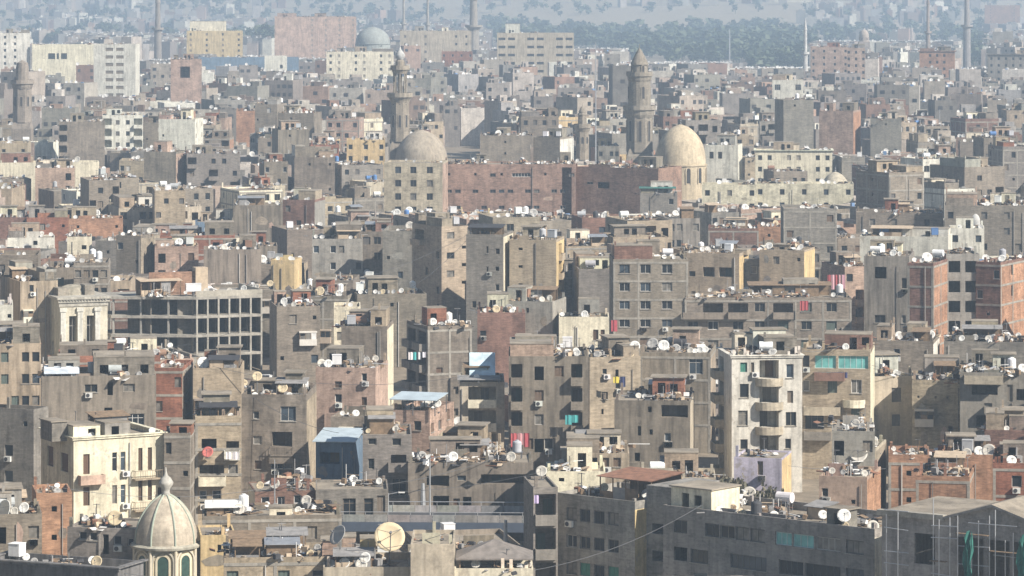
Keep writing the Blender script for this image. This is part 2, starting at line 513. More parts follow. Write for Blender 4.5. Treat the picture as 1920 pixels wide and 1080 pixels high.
def bld(name, label, short, X, Y, yaw, w, D, h, col='G', front=(), right=(), left=(), bal=(), par=.5, frame=False, scol=None, slcol=None, mat=None, lod=2, rng=None, rooms=(), sheds=(),
        clutter=1.0, dishes=0, tanks=0, ac=0, cornice=0, junk=None, cat='building', group=None, roomcol=None, balcol=None, autoroom=True, z0=0.0, upper=False):
    rng = rng or R
    b = Bld()
    key = col if isinstance(col, str) else None
    base = COLS[col] if key else col
    mt = mat or CMAT.get(key) or rng.choice([M_ST, M_ST2, M_ST2, M_ST3])
    if not frame and lod == 2 and key and key in 'GHTt' and rng.random() < .33: frame = rng.uniform(2.8, 3.1)
    c = jit(base, .05, rng)
    root = ob(name, None, loc=(X, Y, 0), rot=yaw, label=label, cat=cat, group=group)
    root.empty_display_size = 2
    b.root, b.w, b.D, b.h, b.short, b.yaw, b.X, b.Y = root, w, D, h, short, yaw, X, Y
    rz = h - par
    b.rz = rz
    b.s = FP / Y
    walls = MB()
    fo = fac(walls, (0, 0), (1, 0), w, z0, rz, front)
    ro = fac(walls, (w, 0), (0, 1), D, z0, rz, right) if not scol else None
    lo = fac(walls, (0, D), (0, -1), D, z0, rz, left) if not slcol else None
    fac(walls, (w, D), (-1, 0), w, z0, rz, [])
    # parapet
    t = .16
    if par > .05:
        walls.box(0, 0, rz, w, t, h, 0, 'b'); walls.box(0, D - t, rz, w, D, h - .004, 0, 'b')
        walls.box(0, t, rz, t, D - t, h - .002, 0, 'bfk'); walls.box(w - t, t, rz, w, D - t, h - .002, 0, 'bfk')
    ob('wall', walls.mesh('wall', [mt]), root, col=c)
    if scol:  # flank's own colour; on many blocks a paler one paints the sunlit side
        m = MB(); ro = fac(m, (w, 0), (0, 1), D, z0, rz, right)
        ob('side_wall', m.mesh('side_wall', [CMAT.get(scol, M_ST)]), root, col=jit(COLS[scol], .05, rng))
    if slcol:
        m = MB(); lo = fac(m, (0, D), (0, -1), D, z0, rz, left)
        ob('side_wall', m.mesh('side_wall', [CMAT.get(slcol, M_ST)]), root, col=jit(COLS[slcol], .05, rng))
    m = MB(); m.q((0, 0, rz), (w, 0, rz), (w, D, rz), (0, D, rz))
    ob('roof', m.mesh('roof', [M_ROOF]), root)
    acc = []
    make_windows(root, 'f', fo, w, D, lod, rng, None, acc)
    make_windows(root, 'r', ro or [], w, D, lod, rng, None, acc)
    make_windows(root, 'l', lo or [], w, D, lod, rng, None, acc)
    join_windows(root, acc, rng.choice(FRAMEC['g']))
    if frame:
        sh = frame if isinstance(frame, (int, float)) and frame > 1.5 else 3.0
        m = MB()
        z = rz
        while z > 1:
            m.box(-.04, -.05, z - .3, w + .05, .1, z, 0, 'k')
            m.box(w - .1, -.02, z - .295, w + .04, D + .02, z - .005, 0, 'lf'); m.box(-.045, .1, z - .295, .1, D + .02, z - .005, 0, 'rf')
            z -= sh
        n = max(1, int(round(w / 4.2)))
        for i in range(n + 1):
            x = (w - .3) * i / n
            if not any(p[0] < x + .3 and p[1] > x for p in fo):
                m.box(x, -.035, .05, x + .3, .1, rz - .3, 0, 'k')
        n = max(1, int(round(D / 4.5)))
        for i in range(n + 1):
            y = .12 + (D - .45) * i / n
            m.box(w - .1, y, .05, w + .03, y + .3, rz - .3, 0, 'l'); m.box(-.03, y, .05, .1, y + .3, rz - .3, 0, 'r')
        ob('concrete_frame', m.mesh('concrete_frame', [M_CO]), root, col=(.38, .35, .30))
    if cornice:
        m = MB()
        m.box(-cornice, -cornice, h, w + cornice, .3, h + .12); m.box(-cornice * .6, -cornice * .6, h - .22, w + cornice * .6, .2, h - .003, 0, 't')
        m.box(w - .3, .3, h, w + cornice, D + cornice, h + .118); m.box(-cornice, .3, h, .3, D + cornice, h + .118)
        ob('cornice', m.mesh('cornice', [mt]), root, col=tuple(min(.8, x * 1.1) for x in c))
    for face, u0, u1, z, style, dep, bc in bal:
        me = balcony_mesh(u1 - u0, dep, style)
        cc = COLS[bc] if bc else (balcol or tuple(x * 1.05 for x in c))
        if face == 'f': ob('balcony', me, root, (u0, 0, z), 0, col=cc)
        elif face == 'r': ob('balcony', me, root, (w, u0, z), pi / 2, col=cc)
        else: ob('balcony', me, root, (0, D - u0, z), -pi / 2, col=cc)
    for (u0, v0, ww, dd, hh, cc) in rooms:
        room(root, u0, v0, ww, dd, rz, hh, jit(COLS[cc], .06, rng), CMAT.get(cc, M_ST), lod, rng)
    if autoroom and not rooms and w > 5 and D > 5:
        for k in range(1 if rng.random() < .35 else 2):
            ww, dd = rng.uniform(2.4, min(6, w * .6)), rng.uniform(2.2, min(4.5, D * .5))
            u0, v0 = rng.uniform(.3, w - ww - .3), rng.uniform(D * .25, D - dd - .3)
            if k == 1: ww *= .6; v0 = D - dd * .6 - .4; dd *= .6
            cc = rng.choice('GGTtPCRK' if key in 'GHTtPR' else 'GTCWK') if key else 'G'
            room(root, u0, v0, ww, dd, rz, rng.uniform(2.1, 2.9) if k == 0 else rng.uniform(1.5, 2.3), jit(COLS[cc], .1, rng), CMAT.get(cc, M_ST), lod, rng)
    if upper and w > 4.5:
        for side in range(1 if rng.random() < .7 else 2):
            ww = w * rng.uniform(.25, .55); hh = rng.uniform(1.4, 2.9); dd = D * rng.uniform(.35, .75)
            u0 = .17 if (rng.random() < .5) != (side == 1) else w - ww - .17
            v0 = rng.choice([.17, .17, rng.uniform(.5, D - dd - .2)])
            if side and ww > w * .4: continue
            m = MB(); ops_ = []
            n_ = max(1, int(ww / 2.3))
            for i in range(n_):
                if rng.random() < .6 and hh > 2.0:
                    cxx = (i + .5) * ww / n_; ops_.append((cxx - .5, cxx + .5, rz + .7, rz + 1.8, 'o'))
            fac(m, (u0, v0), (1, 0), ww, rz, rz + hh, ops_); fac(m, (u0 + ww, v0), (0, 1), dd, rz, rz + hh, []); fac(m, (u0 + ww, v0 + dd), (-1, 0), ww, rz, rz + hh, []); fac(m, (u0, v0 + dd), (0, -1), dd, rz, rz + hh, [])
            if rng.random() < .7: m.box(u0 - .05, v0 - .05, rz + hh, u0 + ww + .05, v0 + dd + .05, rz + hh + .1, 1)
            for i in range(rng.randint(0, 4)):
                xx, yy_ = u0 + rng.choice([0, ww - .25, ww / 2]), v0 + rng.choice([0, dd - .25]); m.box(xx, yy_, rz + hh + .101, xx + .25, yy_ + .25, rz + hh + rng.uniform(.5, 1.1), 0, 'b')
            kk = rng.choice('GHtPRMGTKV')
            ob('upper_storey', m.mesh('upper_storey', [CMAT.get(kk, M_ST), M_ROOF]), root, col=jit(COLS[kk], .12, rng))
    for (u0, v0, ww, dd, hh, sm) in sheds:
        shed(root, u0, v0, ww, dd, rz, hh, rng, sm)
    if clutter:
        # unfinished column stubs and half-built walls on the roof
        m = MB(); any_ = False
        for k in range(int(rng.uniform(2, 8) * clutter)):
            x = rng.choice([t, w - .5, rng.uniform(t, w - .6)]); y = rng.choice([t + .02, D - .6, rng.uniform(t, D - .6)])
            m.box(x, y, rz + .001, x + .3, y + .3, rz + rng.uniform(.7, 1.5), 0, 'b'); any_ = True
        if rng.random() < .5 * clutter and w > 4:
            x = rng.uniform(.4, w * .5); ww = rng.uniform(1.5, w * .45); y = rng.uniform(.5, D * .6)
            m.box(x, y, rz + .001, x + ww, y + .14, rz + rng.uniform(.7, 1.5), 0, 'b'); any_ = True
        if any_: ob('roof_stub', m.mesh('roof_stub', [mt]), root, col=jit(base, .15, rng), kind='stuff')
        nj = int(round((w * D / 20) * clutter * (1.0 if lod == 2 else .7))) if junk is None else junk
        for k in range(min(nj, 11)):
            sc_ = rng.uniform(.7, 1.15)
            if w < 4.5 or D < 4: sc_ = .5
            x, y = rng.uniform(1.6, max(1.7, w - 1.6)), rng.uniform(1.3, max(1.4, D - 1.3))
            ob('rubble', rng.choice(JUNK), root, (x, y, rz), rng.uniform(-.3, .3) + rng.choice([0, 0, pi / 2]), kind='stuff', scale=sc_)
        if rng.random() < .4 * clutter and not sheds and w > 5 and lod >= 1:
            ww = rng.uniform(2.2, w * .55); dd = rng.uniform(1.6, 3)
            shed(root, rng.uniform(.4, w - ww - .3), rng.uniform(.4, max(.5, D - dd - .4)), ww, dd, rz, rng.uniform(1.6, 2.1), rng, rng.choice([M_GREY, M_GREY, M_METAL, M_WOOD, M_SAND]))
    if lod >= 1 and rng.random() < .75:
        def free(a, b_, z0_, z1_):
            return not any(p[0] < b_ + .08 and p[1] > a - .08 and p[2] < z1_ and p[3] > z0_ for p in fo) and not any(q[0] == 'f' and q[1] < b_ and q[2] > a for q in bal)
        for k in range(rng.choice([1, 1, 2])):
            x = rng.uniform(.2, w - .2)
            if free(x - .1, x + .1, 0, rz):
                m = MB(); m.tube((x, -.12, .1), (x, -.12, rz - rng.uniform(0, 1.5)), rng.choice([.05, .07]), 5)
                ob('drainpipe', m.mesh('drainpipe', [M_PT]), root, col=rng.choice([(.14, .13, .12), (.5, .48, .44), (.3, .28, .25)]))
        taken = []
        if lod == 2:
            # annexes and boxed-in balconies built onto the front
            for k in range(rng.choice([0, 0, 1, 1, 2]) if w > 5 else 0):
                ww, hh, dd = rng.uniform(1.3, 2.6), rng.uniform(.35, .8) * rz, rng.uniform(.35, .9)
                x = rng.choice([0.05, w - ww - .05, rng.uniform(0, w - ww)])
                if free(x, x + ww, 0, hh) and not any(a < x + ww and c_ > x for a, c_ in taken):
                    taken.append((x, x + ww))
                    m = MB(); oo = [(ww / 2 - .35, ww / 2 + .35, z_, z_ + 1.0, 'o') for z_ in (hh - 2.2, hh - 5.2) if z_ > .5 and rng.random() < .7]
                    fac(m, (x, -dd), (1, 0), ww, 0, hh, oo, .2); m.q((x + ww, -dd, 0), (x + ww, 0, 0), (x + ww, 0, hh), (x + ww, -dd, hh)); m.q((x, 0, 0), (x, -dd, 0), (x, -dd, hh), (x, 0, hh)); m.q((x, -dd, hh), (x + ww, -dd, hh), (x + ww, 0, hh), (x, 0, hh))
                    kk = rng.choice('GHtTVKPS'); ob('annexe', m.mesh('annexe', [CMAT.get(kk, M_ST)]), root, col=jit(COLS[kk], .12, rng) if rng.random() < .5 else c)
            for k in range(rng.choice([0, 1, 1, 2])):
                ww, hh, dd = rng.uniform(1.5, 2.6), rng.uniform(1.9, 2.4), rng.uniform(.6, 1.0)
                x, z = rng.uniform(.2, max(.3, w - ww - .2)), rng.uniform(max(.5, rz - 9), max(.6, rz - hh - .6))
                if x + ww < w and free(x, x + ww, z, z + hh) and not any(a < x + ww and c_ > x for a, c_ in taken):
                    taken.append((x, x + ww))
                    m = MB(); m.box(x, -dd, z, x + ww, 0, z + hh * .45, 0, 'k'); m.box(x - .04, -dd - .04, z + hh * .9, x + ww + .04, 0, z + hh, 0, 'k')
                    n_ = max(2, int(ww / .7))
                    for i in range(n_ + 1): m.box(x + (ww - .07) * i / n_, -dd, z + hh * .45 + .001, x + (ww - .07) * i / n_ + .07, -dd + .07, z + hh * .9 - .001, 1)
                    for i in range(n_):
                        if rng.random() < .7: m.box(x + (ww - .07) * i / n_ + .07, -dd + .02, z + hh * .45, x + (ww - .07) * (i + 1) / n_, -dd + .05, z + hh * rng.choice([.9, .9, .7]), rng.choice([2, 2, 3, 1, 4]))
                    m.q((x, 0, z + hh * .45), (x, -dd + .05, z + hh * .45), (x, -dd + .05, z + hh * .9), (x, 0, z + hh * .9), 2); m.q((x + ww, -dd + .05, z + hh * .45), (x + ww, 0, z + hh * .45), (x + ww, 0, z + hh * .9), (x + ww, -dd + .05, z + hh * .9), 2)
                    ob('boxed_balcony', m.mesh('boxed_balcony', [M_PT, M_WOOD, M_GL, M_CURT, M_WHITE]), root, col=jit(rng.choice([(.5, .46, .38), (.62, .58, .5), (.28, .24, .2), (.22, .29, .35), (.40, .33, .25)]), .1, rng))
        for k in range(rng.choice([0, 1, 2, 3])):
            ww, hh = rng.uniform(.8, 3), rng.uniform(.6, 2.2)
            x, z = rng.uniform(.1, max(.2, w - ww - .1)), rng.uniform(max(.5, h * .3), max(.6, rz - hh - .3))
            if x + ww < w - .1 and free(x, x + ww, z, z + hh) and not frame:
                m = MB(); n_ = rng.randint(5, 8); c0 = (x + ww / 2, z + hh / 2)
                pts = [(c0[0] + ww / 2 * cos(2 * pi * i / n_) * rng.uniform(.7, 1.25), -.015 - .004 * k, c0[1] + hh / 2 * sin(2 * pi * i / n_) * rng.uniform(.7, 1.25)) for i in range(n_)]
                pts = [(min(w - .05, max(.05, a)), b_, min(rz - .05, c_)) for a, b_, c_ in pts]
                m.poly(pts); ob('plaster_patch', m.mesh('plaster_patch', [rng.choice([M_CO, M_ST, M_BR])]), root, col=jit(rng.choice([COLS['G'], COLS['K'], COLS['P'], COLS['t'], base, COLS['V']]), .12, rng))
    mw = root.matrix_basis.copy()
    cy_, sy_ = cos(yaw), sin(yaw)
    def W(u, v, z):
        return Vector((X + u * cy_ - v * sy_, Y + u * sy_ + v * cy_, z))
    b.W = W
    for k in range(dishes):
        DISHES.append((b, rng.uniform(.4, w - .4), rng.choice([rng.uniform(.35, 2.5), rng.uniform(.35, D - .4), rng.uniform(.35, D - .4)]), None))
    for k in range(tanks):
        TANKS.append((b, rng.uniform(.8, w - .8), rng.uniform(.8, D - .8)))
    for k in range(ac + (rng.choice([0, 1, 1, 2, 3]) if lod == 2 else 0)):
        g = [p for p in fo if p[4] in 'gsw']
        if g:
            p = rng.choice(g)
            ACS.append((b, p[0] + .1, p[2] - .62))
    pts = [W(0, 0, h), W(w, 0, h), W(w, D, h), W(0, D, h)]
    b.poly = [(p.x, p.y) for p in pts]
    pr = [proj(*p) for p in pts]
    b.x0, b.x1 = min(p[0] for p in pr), max(p[0] for p in pr)
    b.y0 = min(p[1] for p in pr)
    b.yf = max(pr[0][1], pr[1][1])
    b.key = key
    BUILT.append(b)
    return b

def gridops(width, h, par, grid, sh=3.0, ww=1.1, wh=1.3, sill=.95, cx=None, rng=R, drop=0.0):
    """openings from rows of letters, the top storey first"""
    out, bals = [], []
    if not grid: return out, bals
    k = 0
    z = h - par - sh
    while z > .2:
        row = grid[k % len(grid)] if k < len(grid) else grid[-1 - (k % max(1, len(grid) - 1)) if len(grid) > 1 else 0]
        n = len(row)
        for i, ty in enumerate(row):
            if ty in '-.' or rng.random() < drop: continue
            c = (cx[i] if cx else (i + .5) / n) * width
            pitch = width / n
            if ty == 'b': a, z0, z1 = min(1.0, pitch * .5), z + .05, z + 2.25
            elif ty == 'l': a, z0, z1 = min(pitch * .84, 3.4), z + .05, z + sh - .45
            elif ty == 'h': a, z0, z1 = .55, z + 1.5, z + 2.1
            elif ty == 'o': a, z0, z1 = min(ww * 1.2, pitch * .7), z + .5, z + 2.2
            else: a, z0, z1 = min(ww, pitch * .72), z + sill, z + sill + wh
            out.append((c - a / 2, c + a / 2, z0, min(z1, z + sh - .1), ty))
            if ty == 'b': bals.append((c - min(1.25, pitch * .46), c + min(1.25, pitch * .46), z + .03))
            if ty == 'l': bals.append((c - a / 2 - .05, c + a / 2 + .05, z + .03))
        z -= sh; k += 1
    return out, bals

HERO = []
def hero(name, xl, xr, yt, yb, b, col, short, label, grid=None, sgrid=None, opx=(), spx=(), bpx=(), sh=3.0, ww=1.1, wh=1.3, sill=.95, cx=None, scx=None, D=11.0, par=.5, bstyle='solid',
         bdep=.9, balc=None, yaw=None, prot=None, rt=(), **kw):
    """a building read off the photograph: xl..xr is its whole width there, yt its roof line, yb where its foot is (mostly hidden), b the width of
    the lit right flank (b > 0) or shaded left flank (b < 0); its real size, distance and turn follow from the lens"""
    s = (yb - YH) / CAMH
    d = FP / s
    h = (yb - yt) / s
    xm = xr - b if b > 0 else xl - b
    phi = math.atan((xm - 960) / FP)
    if yaw is None:
        al = asin(min(.8, abs(b) / (s * D)))
        th = -al if b > 0 else al
    else:
        th = yaw
    a = (xr - xl - abs(b))
    w = a / (s * cos(th)) * (1 + .5 * abs(sin(th)) * a / FP)
    yw = th - phi
    X = (xm - 960) / FP * d
    Y = d
    if b > 0:
        X -= w * cos(yw); Y -= w * sin(yw)
    rng = random.Random(int(xl * 7 + yt * 13))
    fr, bl = gridops(w, h, par, grid, sh, ww, wh, sill, cx, rng)
    bal = [('f', p, q, z, bstyle, bdep, balc) for p, q, z in bl]
    xf0, fx1 = (xl, xr - b) if b > 0 else (xl - b, xr)
    for (x0, y0, x1, y1, ty) in opx:
        u0 = (x0 - xf0) / (fx1 - xf0) * w; u1 = (x1 - xf0) / (fx1 - xf0) * w
        fr.append((u0, u1, max(.1, h - (y1 - yt) / s), h - (y0 - yt) / s, ty))
    for q in bpx:
        x0, y0, x1, y1 = q[:4]
        u0 = (x0 - xf0) / (fx1 - xf0) * w; u1 = (x1 - xf0) / (fx1 - xf0) * w
        bal.append(('f', u0, u1, h - (y1 - yt) / s, q[4] if len(q) > 4 else bstyle, q[5] if len(q) > 5 else bdep, q[6] if len(q) > 6 else balc))
    so, sb = gridops(D, h, par, sgrid, sh, ww, wh, sill, scx, rng)
    face = 'r' if b > 0 else 'l'
    sx0, sx1 = (xr - b, xr) if b > 0 else (xl, xl - b)
    for (x0, y0, x1, y1, ty) in spx:
        u0 = (x0 - sx0) / (sx1 - sx0) * D; u1 = (x1 - sx0) / (sx1 - sx0) * D
        so.append((u0, u1, max(.1, h - (y1 - yt) / s), h - (y0 - yt) / s, ty))
    bal += [(face, p, q, z, bstyle, bdep, balc) for p, q, z in sb]
    rooms = []
    for (x0, y0, x1, v0, dd, cc) in rt:          # roof rooms: picture left, top, right, setback, depth
        u0 = (x0 - xf0) / (fx1 - xf0) * w; u1 = (x1 - xf0) / (fx1 - xf0) * w
        sv = FP / (d + v0)
        zt = CAMH - (y0 - YH) / sv
        rooms.append((u0, v0, u1 - u0, dd, max(.8, zt - (h - par)), cc))
    lod = 2 if s >= 11.5 else (1 if s >= 8 else 0)
    USED.add(label)
    if not fr and lod >= 1 and rng.random() < .6 and kw.get('autoroom', True):
        fr, _ = gridops(w, h, par, rng.choice([['-h-', '---', 'h-g'], ['g--', '--h', '-g-'], ['-s-h', '----', 'h--g'], ['--g', 'g--', '-h-']]), sh, rng=rng)
    kw.setdefault('upper', not rooms and kw.get('autoroom', True) and rng.random() < .4)
    o = bld(name, label, short, X, Y, yw, w, D, h, col, fr, so if face == 'r' else (), so if face == 'l' else (), bal, par, lod=lod, rng=rng, rooms=rooms, autoroom=kw.pop('autoroom', not rooms), **kw)
    o.prot = (xl - 2, xr + 2, yt, prot if prot is not None else yb - 12)
    o.d = d
    HERO.append(o)
    return o
# ------------------------------------------------------------------ ground
g = MB(); g.poly([(16000 * cos(2 * pi * i / 64), 16000 * sin(2 * pi * i / 64), 0) for i in range(64)])
M_GROUND = wall_material('dusty_ground', fixed=(.27, .225, .17), course=0, blotch=.4, streak=0)
ob('ground', g.mesh('ground', [M_GROUND]), kind='structure')

# ------------------------------------------------------------------ buildings read off the photograph, nearest first
# bottom edge
hero('apartment_block', -30, 222, 1066, 1205, 1, 'D', 'long dark cornice block', 'long dark grey block with a projecting cornice along the bottom left edge', ['--g-s-', '--g-s-'], D=5, yaw=-.5, cornice=.35, par=.9, sh=3.4, dishes=5, tanks=1, clutter=.3, junk=4, autoroom=False, prot=1090)
hero('apartment_block', 126, 262, 988, 1120, 0, 'V', 'low grey room row', 'low grey block with four small windows and a black door beside the dome', opx=[(148, 996, 162, 1011, 'g'), (167, 997, 181, 1012, 'g'), (192, 1000, 203, 1037, 'o'), (212, 1003, 226, 1019, 'g'), (238, 1006, 248, 1021, 'g')], D=7, yaw=-.3, par=.25, dishes=3, clutter=.8, autoroom=False)
hero('house', -20, 78, 965, 1105, -5, 'H', 'dark shaded ruin', 'dark brown half ruined house at the left edge below the shaded block', ['o-g'], D=9, dishes=3, clutter=1.8, tanks=1)
hero('house', 60, 135, 925, 1060, -8, 'O', 'ochre brick hut', 'small ochre brick house against the foot of the cream villa', ['-h-'], D=7, dishes=2, clutter=1.4)
hero('house', 370, 442, 1004, 1130, -6, 'Y', 'ochre gabled house', 'plain ochre house with one small black opening next to the dome', opx=[(408, 1022, 415, 1036, 'o')], D=7, par=.2, clutter=.5, autoroom=False)
hero('house', 420, 612, 1046, 1190, 0, 'T', 'shack topped block', 'tan block whose roof is crowded with timber shacks', ['s--s-g'], D=9, par=.5, dishes=4, clutter=2.6, autoroom=False, sheds=[(.6, 3.0, 3.2, 2.4, 1.9, M_WOOD), (4.2, 4.0, 3.6, 2.6, 2.0, M_GREY), (1.0, .8, 2.4, 1.6, 1.5, M_WOOD), (4.0, 1.0, 3.0, 1.8, 1.6, M_METAL)])
hero('house', 380, 640, 968, 1095, 0, 'H', 'low dark terrace', 'low brown terrace with a white water-tank stand, before the brown windowed villa', ['o--o-s-'], D=8, par=.4, dishes=6, tanks=1, clutter=1.4, junk=4, autoroom=False, rt=[(505, 955, 548, .3, 2.2, 'C')], sheds=[(.4, 1.5, 3.4, 2.6, 1.1, M_WHITE)])
hero('house', 606, 775, 1064, 1200, 0, 'S', 'sandy parapet block', 'sandy block with peach roof rooms below the big beige dish', ['-s--s'], D=9, par=.7, dishes=5, clutter=1.4, rt=[(604, 1014, 632, 4.5, 2.4, 'P'), (642, 1008, 668, 5, 2.6, 'P'), (676, 1012, 706, 4.6, 2.4, 'Y')])
hero('house', 770, 854, 1020, 1205, 3, 'S', 'bare sandy block', 'bare sandy rendered block without windows, right of the big beige dish', D=9, par=.35, clutter=.5, autoroom=False, dishes=0, prot=1090)
hero('house', 852, 1000, 1066, 1200, 0, 'C', 'cream terrace', 'low cream terrace under the grey hipped pavilion roof', ['s-g-s'], D=6, par=.5, dishes=3, clutter=1.0, autoroom=False)
# row behind the flyover
hero('villa', 465, 592, 922, 1030, -13, 'M', 'brown windowed villa', 'brown brick villa with pale window surrounds and a flat grey roof', opx=[(490, 932, 505, 950, 'w'), (520, 932, 534, 948, 'w'), (551, 930, 565, 946, 'w')], slcol='C', D=8, par=.1, dishes=5, clutter=.6, frame=False, autoroom=False)
hero('house', 592, 728, 918, 1035, 0, 'V', 'pale arcaded house', 'pale grey house with tall dark window bays beside the flyover', opx=[(643, 935, 667, 968, 'g'), (682, 935, 700, 968, 'g'), (707, 930, 722, 962, 's'), (606, 940, 622, 965, 'o')], D=8, par=.3, dishes=3, clutter=.4, autoroom=False)
hero('apartment_block', 680, 772, 815, 1010, 0, 'V', 'cracked grey tower house', 'narrow weathered grey block with pale framed bays, right of the blue house', opx=[(690, 822, 706, 834, 'g'), (733, 853, 762, 880, 'l'), (735, 898, 762, 930, 'g'), (735, 822, 752, 836, 'g'), (757, 818, 764, 832, 'w'), (690, 860, 702, 880, 'g')], bpx=[(728, 868, 768, 882, 'solid', .8), (728, 930, 770, 948, 'solid', .6)], D=10, par=.35, dishes=2, clutter=.8)
hero('house', 765, 1000, 868, 1015, 0, 'H', 'long rubble roofed house', 'long low brown house with wide dark bays behind the flyover', opx=[(800, 892, 842, 912, 'l'), (857, 892, 874, 902, 'g'), (902, 890, 988, 908, 'l'), (812, 930, 842, 955, 'o'), (850, 935, 862, 948, 'k'), (868, 932, 884, 956, 'l')], D=9, par=.3, dishes=6, clutter=1.8, tanks=1)
hero('house', 815, 945, 845, 985, 20, 'T', 'tan corner house', 'tan corner house with a sunlit end, below the canopied balcony block', ['-h--h'], D=8, par=.4, dishes=3, clutter=1.6)
hero('house', 592, 682, 830, 985, 20, 'B', 'blue house', 'light blue painted house with a large dark veranda opening and sheet roof', opx=[(600, 849, 637, 871, 'l'), (600, 908, 620, 925, 'o')], D=7, par=.15, clutter=.2, autoroom=False, dishes=0, mat=M_PL)
# cream villa and its neighbours
hero('villa', 76, 310, 822, 1010, -62, 'C', 'cream villa', 'cream villa with brown shutters, small balconies and a broken attic', opx=[(156, 853, 168, 891, 'k'), (156, 915, 168, 950, 'k'), (210, 853, 219, 889, 'w'), (226, 853, 235, 889, 'w'), (210, 915, 219, 950, 'g'), (226, 915, 235, 950, 'w'), (259, 848, 267, 891, 'k'), (277, 848, 285, 891, 'k'), (259, 907, 267, 948, 'k'), (277, 907, 285, 948, 'k'), (296, 925, 304, 945, 'k'), (143, 826, 151, 836, 'g'), (177, 826, 187, 837, 'g')],
     spx=[(88, 850, 100, 888, 'k'), (114, 855, 128, 890, 'k'), (114, 914, 128, 948, 'k'), (92, 830, 97, 842, 'g')], bpx=[(146, 889, 192, 907, 'solid', .9, 'P'), (248, 887, 308, 905, 'rail', .9, 'T'), (248, 946, 308, 964, 'rail', .9, 'T')], D=10, par=.5, cornice=.28, mat=M_PL, dishes=5, clutter=.8, rt=[(140, 800, 190, .4, 4, 'C'), (198, 798, 246, .3, 3, 'K'), (110, 790, 138, 2, 3.5, 'V')])
hero('apartment_block', 78, 292, 706, 905, 0, 'G', 'wide grey-brown block', 'wide grey-brown block with white and blue sheets on its roof, behind the cream villa', opx=[(158, 722, 182, 737, 'g'), (201, 719, 211, 743, 'o'), (230, 722, 252, 737, 'g'), (236, 778, 270, 806, 'w'), (195, 766, 210, 790, 'o')], D=11, par=.6, dishes=6, tanks=2, clutter=.8)
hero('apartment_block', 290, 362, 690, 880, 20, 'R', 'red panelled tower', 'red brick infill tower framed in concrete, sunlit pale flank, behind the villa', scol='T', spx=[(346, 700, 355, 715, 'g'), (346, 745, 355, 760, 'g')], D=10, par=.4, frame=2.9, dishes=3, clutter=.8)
hero('house', 110, 300, 668, 800, 0, 'R', 'red parapet row', 'long row of red brick roof walls with pale piers, above the wide grey-brown block', ['-h--h-h-'], D=10, par=.9, frame=3, dishes=9, tanks=1, clutter=1.4)
hero('apartment_block', -20, 76, 645, 830, 0, 'T', 'peach balcony block', 'tan and grey block with balconies at the left edge above a shaded block', ['bs-gg', 'bs-gg', 'b-sgg'], D=11, sh=2.9, dishes=3, clutter=1, balc='V')
hero('apartment_block', -60, 64, 768, 955, 1, 'V', 'blue-shadowed block', 'dark block wholly in blue shade at the left edge beside the cream villa', ['-g-h', '--g-'], D=3.6, yaw=-.5, dishes=1, clutter=.4)
hero('house', 308, 368, 812, 1000, 12, 'H', 'plain brown stair tower', 'plain brown block with a small arched roof room, between villa and balcony flats', ['-'], D=8, par=.3, clutter=.4, dishes=1, rt=[(318, 795, 358, .8, 3, 'R')])
hero('apartment_block', 366, 452, 780, 985, 0, 'T', 'red-dish balcony flats', 'tan flats with a red dish on the wall and a deep open balcony', opx=[(378, 823, 406, 842, 'o'), (424, 828, 448, 846, 'l'), (374, 872, 420, 893, 'l'), (428, 872, 446, 892, 'w'), (374, 920, 388, 945, 'w'), (398, 920, 415, 945, 'w')], bpx=[(372, 893, 424, 908, 'solid', 1.0, 'C'), (420, 846, 450, 860, 'solid', .8, 'W')], D=9, par=.8, dishes=3, clutter=1, sheds=[(.6, 1, 4, 2.4, 1.7, M_DARK)])
hero('apartment_block', 362, 458, 690, 880, 6, 'T', 'tan blank block', 'tan blank walled block with a dark roof shelter, left of the tall grey slab', opx=[(408, 748, 424, 755, 'g'), (425, 762, 432, 778, 'o')], D=9, par=.6, dishes=4, clutter=.9, sheds=[(2.0, .5, 3.6, 2.2, 1.6, M_DARK)])
hero('apartment_block', 453, 594, 740, 968, 19, 'H', 'tall dark brown slab', 'tall dark brown slab with few windows, barred balconies and a sunlit edge', scol='T', opx=[(475, 772, 486, 786, 'g'), (526, 762, 555, 790, 'g'), (475, 818, 492, 834, 'g'), (510, 810, 548, 838, 'l'), (478, 864, 490, 880, 'k'), (508, 866, 530, 880, 'w'), (532, 866, 550, 880, 'w'), (480, 905, 492, 918, 's')], bpx=[(508, 838, 552, 852, 'rail', .8), (506, 855, 552, 866, 'solid', .7)], D=11, par=.8, dishes=7, tanks=2, ac=2, clutter=1.6, rt=[(470, 715, 520, 3.5, 3, 'H'), (528, 700, 560, 4, 3, 'H')])
hero('apartment_block', 592, 728, 690, 870, 24, 'P', 'yellow striped block', 'pinkish block with two yellow and red painted window strips', opx=[(628, 694, 641, 708, 't'), (628, 716, 641, 728, 'k'), (628, 740, 641, 756, 'w'), (628, 760, 641, 772, 'k'), (678, 700, 688, 715, 'w'), (678, 745, 688, 760, 'k')], D=10, par=.5, dishes=5, clutter=1.2, tanks=1, mat=M_ST)
hero('house', 620, 706, 782, 905, 24, 'G', 'small grey block', 'small windowless grey block with a sunlit end, above the blue house roof', D=8, par=.4, spx=[(688, 790, 694, 804, 'g')], dishes=2, clutter=.8)
hero('house', 736, 852, 770, 930, 46, 'P', 'canopied pink house', 'pinkish house carrying a light blue sheet canopy on its roof', opx=[(776, 790, 790, 808, 'g')], spx=[(808, 795, 814, 812, 's'), (822, 795, 828, 812, 's'), (838, 780, 844, 800, 's'), (808, 832, 818, 848, 'k')], D=10, par=.6, dishes=3, clutter=.6, autoroom=False)
